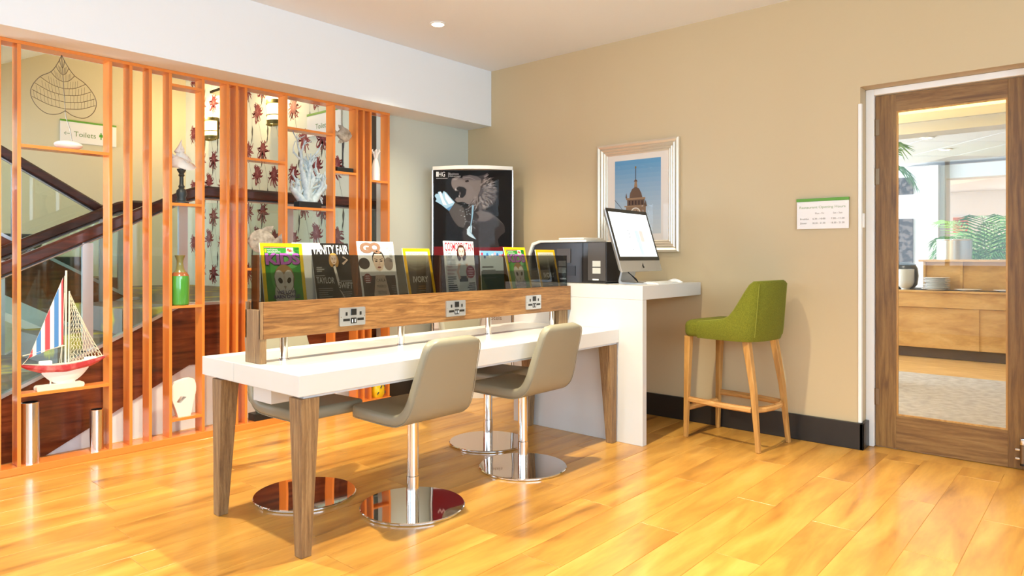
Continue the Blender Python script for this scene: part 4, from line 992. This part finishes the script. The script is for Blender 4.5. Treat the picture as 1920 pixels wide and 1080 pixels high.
_s = [r for r in rg if abs(r[0][0]) < .2 and r[0][1] < -.2]
for s_ in (-1, 1):
    r_ = min(rg, key=lambda r: abs(r[0][0]-s_*.165)+ (0 if r[0][1] < 0 else 9)); MB().tube([tuple(Vector(q)+Vector((s_*.0006, -.0006, 0))) for q in (r_[1], r_[2], r_[3])], .003, 6).build('back_seam', 'piping_green', sl, smooth=True)
# ================================================================== CURVED POSTER STAND in the corner
ps = thing('poster_stand', 'curved freestanding display with black lion poster in the corner', 'poster stand', (4.27, 4.17, 0), -R(48.94))
HWp, HTp = .345, 1.975
arc = [(-HWp+2*HWp*k/24, -.085*(1-(-1+k/12)**2)) for k in range(25)]
box('back_panel', 'poster_black', -HWp, HWp, .0, .02, .06, HTp-.03, ps)
lens = arc+[(HWp, .025), (-HWp, .025)]
MB().prism(lens, 'z', HTp-.03, HTp).build('top_cap', 'off_white_plastic', ps, smooth=True)
MB().prism([(x*1.02, y*1.1-(.01 if y < 0 else 0)) for x, y in lens], 'z', 0, .06).build('base', 'off_white_plastic', ps, smooth=True)
MB().loft([[(x, y, .06), (x, y+.003, .06), (x, y+.003, HTp-.03), (x, y, HTp-.03)] for x, y in arc]).build('acrylic_cover', 'acrylic', ps, smooth=True, angle=20)
for s_ in (-1, 1): MB().prism(rrect(.016, .03, .006, 3, s_*HWp, .008), 'z', .06, HTp-.03).build('side_profile', 'chrome_tube', ps, smooth=True)
P = Print(.0003)
LX = lambda a: (800+a/6-885)*.00446; LZ = lambda b_: 1.2+(481-290-b_/6)*.00452
def LP(pts, col, **k): P.poly([(LX(a), LZ(c)) for a, c in pts], col, **k)
def LS(pts, w0, col, w1=None, **k): P.stroke([(LX(a), LZ(c)) for a, c in pts], w0, col, w1, **k)
P.rect(-HWp+.012, HWp-.012, .07, 1.94, '#15110f'); P.rect(-HWp+.012, HWp-.012, .78, 1.285, '#7d1c22'); P.rect(-HWp+.012, HWp-.012, .07, .78, '#efe6dc')
LP([(400, 1040), (395, 860), (440, 760), (420, 600), (530, 560), (640, 600), (720, 640), (800, 720), (880, 790), (885, 870), (840, 900), (800, 950), (820, 1040)], '#3b3533')
LP([(225, 610), (310, 530), (410, 590), (440, 740), (410, 820), (340, 800), (280, 720)], '#57514d')
LP([(545, 640), (600, 618), (680, 640), (760, 690), (700, 730), (640, 745), (560, 740), (590, 690)], '#6a615d'); LS([(690, 640), (780, 700), (860, 770)], .008, '#6a615d', .004)
LP([(560, 230), (640, 212), (730, 265), (785, 390), (780, 500), (720, 570), (640, 605), (560, 610), (525, 500), (540, 380)], '#4a4341')
LP([(262, 300), (272, 255), (330, 232), (385, 250), (400, 226), (480, 214), (560, 228), (610, 260), (600, 380), (560, 480), (520, 560), (450, 545), (400, 520), (330, 526), (305, 500), (325, 470), (365, 470), (355, 400), (305, 392), (270, 345)], '#7b716d')
LP([(318, 372), (345, 345), (400, 350), (440, 380), (430, 440), (395, 475), (360, 470), (372, 420)], '#1d1715'); LP([(310, 370), (322, 370), (316, 402)], '#d8d0c8'); LP([(350, 465), (362, 465), (352, 440)], '#d8d0c8')
LP([(275, 262), (320, 240), (350, 252), (310, 280)], '#958b86'); LP([(420, 280), (460, 270), (470, 290), (430, 300)], '#2b2321'); LS([(400, 250), (470, 240), (540, 270)], .008, '#a29893', .003)
rg_ = random.Random(9)
for i in range(230):
    a = R(rg_.uniform(-70, 125)); q = rg_.uniform(.1, 1.0); cx_, cy_ = 575, 400; r0 = 45+150*q
    x0_, y0_ = cx_+r0*math.cos(a), cy_+r0*math.sin(a); x1_, y1_ = x0_+rg_.uniform(30, 60)*math.cos(a+.25), y0_+rg_.uniform(30, 60)*math.sin(a+.25)
    xm, ym = (x0_+x1_)/2+6, (y0_+y1_)/2-6
    LS([(x0_, y0_), (xm, ym), (x1_, y1_)], .011, rg_.choice(['#8a807b', '#a0958f', '#6a605c', '#544b48']), .002, keep=i % 12 > 0)
LP([(72, 455), (85, 430), (108, 432), (112, 408), (140, 402), (160, 430), (175, 398), (205, 415), (250, 470), (305, 528), (285, 560), (240, 620), (205, 600), (150, 555), (80, 515), (95, 490)], '#a8cfe8'); LP([(120, 415), (145, 410), (180, 500), (215, 560), (170, 555), (145, 490)], '#f4fbff'); LP([(185, 410), (245, 480), (290, 530), (235, 545), (195, 480)], '#ffffff'); LP([(205, 600), (285, 560), (240, 625)], '#5f93c0')
LP([(445, 840), (470, 800), (505, 790), (500, 880), (550, 950), (480, 920), (445, 890)], '#cfe6f2'); LS([(515, 560), (505, 700), (480, 860), (550, 950)], .016, '#8fb8d0', .004)
for i in range(34): P.ell(LX(rg_.uniform(360, 560)), LZ(rg_.uniform(540, 860)), .0028, .0028, '#dcebf2', n=6, keep=i > 0)
P.rect(LX(90), LX(112), LZ(235), LZ(178), '#f2efec'); P.text('HG', LX(116), LZ(235), '#f2efec', h=LZ(178)-LZ(235), w=LX(192)-LX(116), bold=.01); P.rect(LX(90), LX(220), LZ(256), LZ(251), '#d8d4d0'); P.rect(LX(228), LX(231), LZ(242), LZ(186), '#d8d4d0'); P.text('Business', LX(240), LZ(214), '#d8d4d0', h=.018, w=LX(350)-LX(240)); P.text('Advantage', LX(240), LZ(242), '#d8d4d0', h=.018, w=LX(372)-LX(240))
P.text('www.', -.29, 1.02, '#d8a8a2', h=.05); P.rect(-.33, -.205, .58, .70, '#f6efe8'); P.text('>', -.25, .63, '#2a2422', h=.035); P.poly([(-.20, .58), (.05, .58), (.10, .78), (-.20, .78)], '#cfd0ba'); P.text('hotels', .13, .655, '#8a6f5a', h=.035)
P.build('poster', 'poster_print', ps, fn=lambda x, y, o: (x, -.0005-o, y))
# ================================================================== RESTAURANT beyond the glazed door
struct(box('floor_restaurant', 'counter_oak', 4.95, 18.0, -4.1, 6.1, -.12, -.004))
struct(box('floor_carpet', 'carpet', 4.95, 8.1, -4.0, 6.0, -.004, .004), 'pale speckled carpet beyond the door')
struct(box('wall_restaurant_near', 'white_paint', 4.95, 18.0, -4.1, -4.0, 0, 2.9))
wall_with_hole('wall_restaurant_left', 'white_paint', 'x', 4.95, 18.0, 6.0, 6.1, 2.9, [(7.0, 13.0, .5, 2.4)])
window(4, 'x', 7.0, 13.0, 6.05, .5, 2.4, 5)
wall_with_hole('wall_restaurant_end', 'white_paint', 'y', -4.1, 6.1, 17.75, 17.85, 2.9, [(-1.0, 1.5, .5, 2.5), (3.0, 5.0, .5, 2.5)])
struct(MB().box(12.0, 12.35, 1.89, 6.0, 0, 2.56).box(12.0, 12.35, -4.0, 1.89, 2.36, 2.56).box(12.0, 12.35, -4.0, -1.2, 0, 2.36).build('wall_restaurant_partition', 'white_paint'), 'white pierced wall across the restaurant')
struct(box('trim_5', 'white_gloss', 11.86, 12.0, 1.97, 2.13, 0, 2.555), 'white pilaster beside the opening')
struct(box('ceiling_restaurant', 'grey_edge', 4.95, 18.0, -4.1, 6.1, 2.60, 2.75))
cl = sempty('ceiling_tiles', 'white suspended ceiling of long tiles set at an angle')
ca, sa = math.cos(R(41.06)), math.sin(R(41.06)); src = None; rt = random.Random(2)
for i in range(2, 13):
    for j in range(-14, 4):
        f0, l0 = 7.0+i*1.2-6.0, j*.6      # along the lens heading, and across it
        x, yy = ca*f0-sa*l0, sa*f0+ca*l0
        cx, cy = ca*(f0+.6)-sa*(l0+.3), sa*(f0+.6)+ca*(l0+.3)
        if 7.2 < cx < 17.2 and -1.4 < cy < 4.0 and not 11.6 < cx < 12.8:
            if src is None: src = MB().box(.006, 1.194, .006, .594, -.02, 0).build('tile', 'tile_white', cl); t_ = src
            else: t_ = src.copy(); COL.objects.link(t_)
            t_.location = (x, yy, 2.585); t_.rotation_euler = (0, 0, R(41.06))
# bulkhead nearer the door, cream above
struct(MB().box(6.6, 6.9, -4.0, 6.0, 2.33, 2.40).box(6.64, 6.9, -4.0, 6.0, 2.24, 2.33).build('trim_6', 'white_paint'), 'stepped white bulkhead beyond the door')
struct(box('ceiling_near_door', 'cream_glow_paint', 4.95, 6.9, -4.0, 6.0, 2.52, 2.6))
struct(box('trim_7', 'cream_glow_paint', 6.8, 6.9, -4.0, 6.0, 2.40, 2.52), 'cream cove above the bulkhead')
area('cove_strip_light', (6.68, 1.0, 2.412), (R(180), 0, 0), .06, 8.0, 60, (1, .78, .38))
# recessed lamps of that room
def rlamp(loc, label):
    t = thing('ceiling_spot', label, 'downlight', loc, group='restaurant ceiling spots')
    MB().ring([(.05, 0), (.075, 0), (.075, -.008), (.05, -.01)], 20).build('trim_ring', 'white_gloss', t, smooth=True); MB().lathe([(.0, -.002), (.049, -.002), (.049, -.009), (0, -.009)], 20).build('lens', 'downlight_glow', t, smooth=True)
for px in ((8.3, 1.75, 'nearest'), (9.1, 1.62, 'middle'), (10.25, 1.62, 'farthest')): rlamp((px[0], px[1], 2.563), 'small round restaurant ceiling spot, %s of the three before the white wall' % px[2])
for px in ((13.6, 1.95, 'left'), (14.2, .9, 'right')): rlamp((px[0], px[1], 2.563), 'small round ceiling spot beyond the white opening, the %s one' % px[2])
for x, yy, e_ in ((8.6, 1.5, 60), (10.6, 1.2, 60), (15.5, 2.0, 700)):
    ld = bpy.data.lights.new('restaurant_beam', 'SPOT'); ld.energy = e_*1.1; ld.spot_size = R(118); ld.spot_blend = .7; ld.color = (1, .92, .80); ld.shadow_soft_size = .15
    lo = bpy.data.objects.new('restaurant_beam', ld); COL.objects.link(lo); lo.location = (x, yy, 2.5)
ld = bpy.data.lights.new('restaurant_fill_light', 'POINT'); ld.energy = 60; ld.color = (1, .88, .66); ld.shadow_soft_size = .1  # added fill light without a fixture, brightens the bulkhead and ceiling near the door
lo = bpy.data.objects.new('restaurant_fill_light', ld); COL.objects.link(lo); lo.location = (5.9, 2.6, 2.15)
# patterned panels on the white wall
for z0, z1, lab in ((2.15, 2.41, 'small dark flower-patterned panel high on the white wall'), (.9, 1.78, 'tall dark flower-patterned panel on the white wall behind the buffet')):
    t = thing('wall_panel', lab, 'wall panel', (11.995, 2.325, z0)); box('board', 'dark_panel', -.02, 0, 0, .8, 0, z1-z0, t)
    box('edge', 'kick_dark', -.022, 0, -.006, 0, 0, z1-z0, t)
# ---- buffet counter
bf = thing('buffet_counter', 'pale oak buffet counter with panelled front beyond the door', 'counter', (9.4, 0, 0))
box('worktop', 'kick_dark', .02, .8, -1.2, 4.0, .79, .80, bf)
box('top_edge', 'counter_oak', -.03, .02, -1.2, 4.0, .775, .80, bf, bevel=.005)
box('apron', 'counter_oak', -.01, .8, -1.2, 4.0, .60, .775, bf)
for y0, y1 in ((-1.2, .10), (.11, 1.20), (1.21, 2.30), (2.31, 4.0)): box('front_panel', 'counter_oak', .012, .04, y0, y1, .12, .597, bf, bevel=.003)
for y0 in (.06, 1.16, 2.26): box('front_stile', 'counter_oak', .004, .012, y0, y0+.09, .12, .597, bf)
box('plinth', 'kick_dark', .06, .8, -1.2, 4.0, 0, .12, bf)
bs = thing('buffet_shelf', 'raised pale oak shelf standing on the buffet counter', 'shelf', (9.62, 0, .8015))
box('shelf_top', 'counter_oak', -.04, .45, -1.0, 1.80, .335, .362, bs, bevel=.004)
box('end_panel', 'counter_oak', 0, .42, 1.73, 1.755, 0, .334, bs); box('back_panel', 'counter_oak', .04, .06, -1.0, 1.73, 0, .334, bs)
for y0 in (.9, 1.35): box('divider', 'counter_oak', .02, .04, y0, y0+.03, 0, .334, bs)
# ---- crockery
def plate_profile(r): return [(.0, 0), (r*.6, 0), (r*.66, .006), (r, .017), (r, .020), (r*.63, .011), (.0, .009)]
ORD = ['topmost', 'second from the top', 'third from the top', 'fourth from the top', 'fifth from the top', 'sixth from the top', 'third from the bottom', 'second from the bottom', 'lowest']
pl = None
for k in range(9):
    lab = 'white plate, %s of the stack of plates on the buffet counter' % ORD[8-k]
    if pl is None: pl = tag(MB().lathe(plate_profile(.15), 28).build('plate', 'white_ceramic', smooth=True), lab, 'plate', 'stacked plates on the buffet'); o = pl
    else: o = pl.copy(); COL.objects.link(o); o['label'] = lab
    o.location = (9.48, 1.60, .802+.0165*k)
for (x, yy, lab) in ((9.50, 1.28, 'single white plate lying beside the plate stack'), (9.52, .90, 'white platter at the right of the buffet counter')):
    o = tag(MB().lathe(plate_profile(.14), 28).build('plate', 'white_ceramic', smooth=True), lab, 'plate'); o.location = (x, yy, .802)
bw = None
for k in range(5):
    lab = 'grey bowl, %s of the stack of bowls on the buffet' % (ORD[4-k] if k else 'lowest')
    if bw is None: bw = tag(MB().lathe([(.0, 0), (.045, 0), (.045, .012), (.075, .04), (.092, .085), (.094, .12), (.088, .12), (.07, .045), (.0, .03)], 24).build('bowl', 'grey_ceramic', smooth=True), lab, 'bowl', 'stacked bowls on the buffet'); o = bw
    else: o = bw.copy(); COL.objects.link(o); o['label'] = lab
    o.location = (9.47, 1.915, .802+.031*k)
t = thing('dark_pot', 'dark rounded lidded pot behind the bowls on the buffet', 'pot', (9.75, 2.01, .802))
MB().lathe([(.0, 0), (.13, 0), (.17, .05), (.185, .16), (.175, .25), (.15, .29), (.0, .29)], 24).build('body', 'dark_crockery', t, smooth=True); MB().lathe([(.0, .291), (.155, .291), (.155, .30), (.10, .325), (.0, .33)], 24).build('lid', 'dark_crockery', t, smooth=True)
t = thing('steel_urn', 'brushed steel drum on the raised buffet shelf', 'urn', (9.87, 1.47, 1.1645))
MB().lathe([(.0, 0), (.185, 0), (.185, .235), (.175, .24), (.0, .24)], 32).build('body', 'brushed_steel', t, smooth=True); MB().ring([(.186, .228), (.19, .236), (.186, .245), (.17, .243), (.17, .228)], 32).build('rim', 'chrome', t, smooth=True)
# ---- palms
def palm(label, loc, n, L, seed, spread=(0, 360), rise=(.35, 1.1), pot=True, stemh=.5):
    t = thing('potted_palm', label, 'plant', loc, group='restaurant palms'); rg = random.Random(seed)
    if pot: MB().lathe([(.0, 0), (.13, 0), (.17, .3), (.18, .32), (.15, .32), (.0, .29)], 20).build('pot', 'dark_crockery', t, smooth=True)
    for k in range(n):
        a = R(spread[0]+(spread[1]-spread[0])*(k+rg.uniform(-.3, .3))/n); up = rg.uniform(*rise); b = MB(); pts = []
        for i in range(11):
            q = i/10; rr = L*q*(.55+.45*(1-up*.4))*.8; z = stemh+L*(up*q-.75*q*q*q*(1.2-up*.4)); pts.append(Vector((rr*math.cos(a), rr*math.sin(a), z)))
        b.tube([tuple(p) for p in pts], [.007-.0005*i for i in range(11)], 4)
        for i in range(2, 11):
            d = (pts[i]-pts[i-1]).normalized(); side = d.cross(Vector((0, 0, 1))).normalized()
            for h_ in (0, .5):
                base = pts[i-1].lerp(pts[i], h_)
                for s_ in (-1, 1):
                    ll = L*.34*math.sin(PI*min(.95, (i+h_)/11.5))+.05; e1 = base+(d*.55+side*s_*.8+Vector((0, 0, -.05))).normalized()*ll*.55; e2 = base+(d*.8+side*s_*.7+Vector((0, 0, -.45))).normalized()*ll
                    wv = d.cross(side)*0+d*.013
                    o_ = len(b.v); b.v += [tuple(base-wv*.4), tuple(base+wv*.6), tuple(e1+wv), tuple(e2), tuple(e1-wv)]; b.f += [(o_, o_+1, o_+2, o_+4), (o_+4, o_+2, o_+3)]
        b.build('frond', 'leaf_green' if k % 3 else 'leaf_pale', t)
palm('bushy green palm behind the buffet at the right of the door glass', (10.75, 1.25, 0), 16, .95, 3, rise=(.55, 1.3), stemh=1.05)
t_ = palm('arching palm fronds at the upper left of the door glass', (7.35, 1.98, 0), 9, .85, 7, rise=(.5, 1.0), stemh=1.9)
MB().tube([(7.35, 1.98, .3), (7.36, 1.97, .9), (7.35, 1.98, 1.91)], [.03, .025, .02], 8).build('trunk', 'kick_dark', bpy.data.objects['potted_palm.001'])
bpy.data.objects['trunk'].location = (-7.35, -1.98, 0)
# red picture on the far bright wall
t = thing('red_picture', 'small red and orange picture on the far bright wall', 'picture', (17.74, 2.52, 1.88)); box('frame', 'white_gloss', -.03, 0, -.16, .16, -.19, .19, t); P = Print(.002).rect(-.14, .14, -.17, .17, '#d98a6a').rect(-.09, .06, -.09, .10, '#c9523a'); P.build('image', 'matte_print', t, fn=lambda x, y, o: (-.031-o, -x, y))
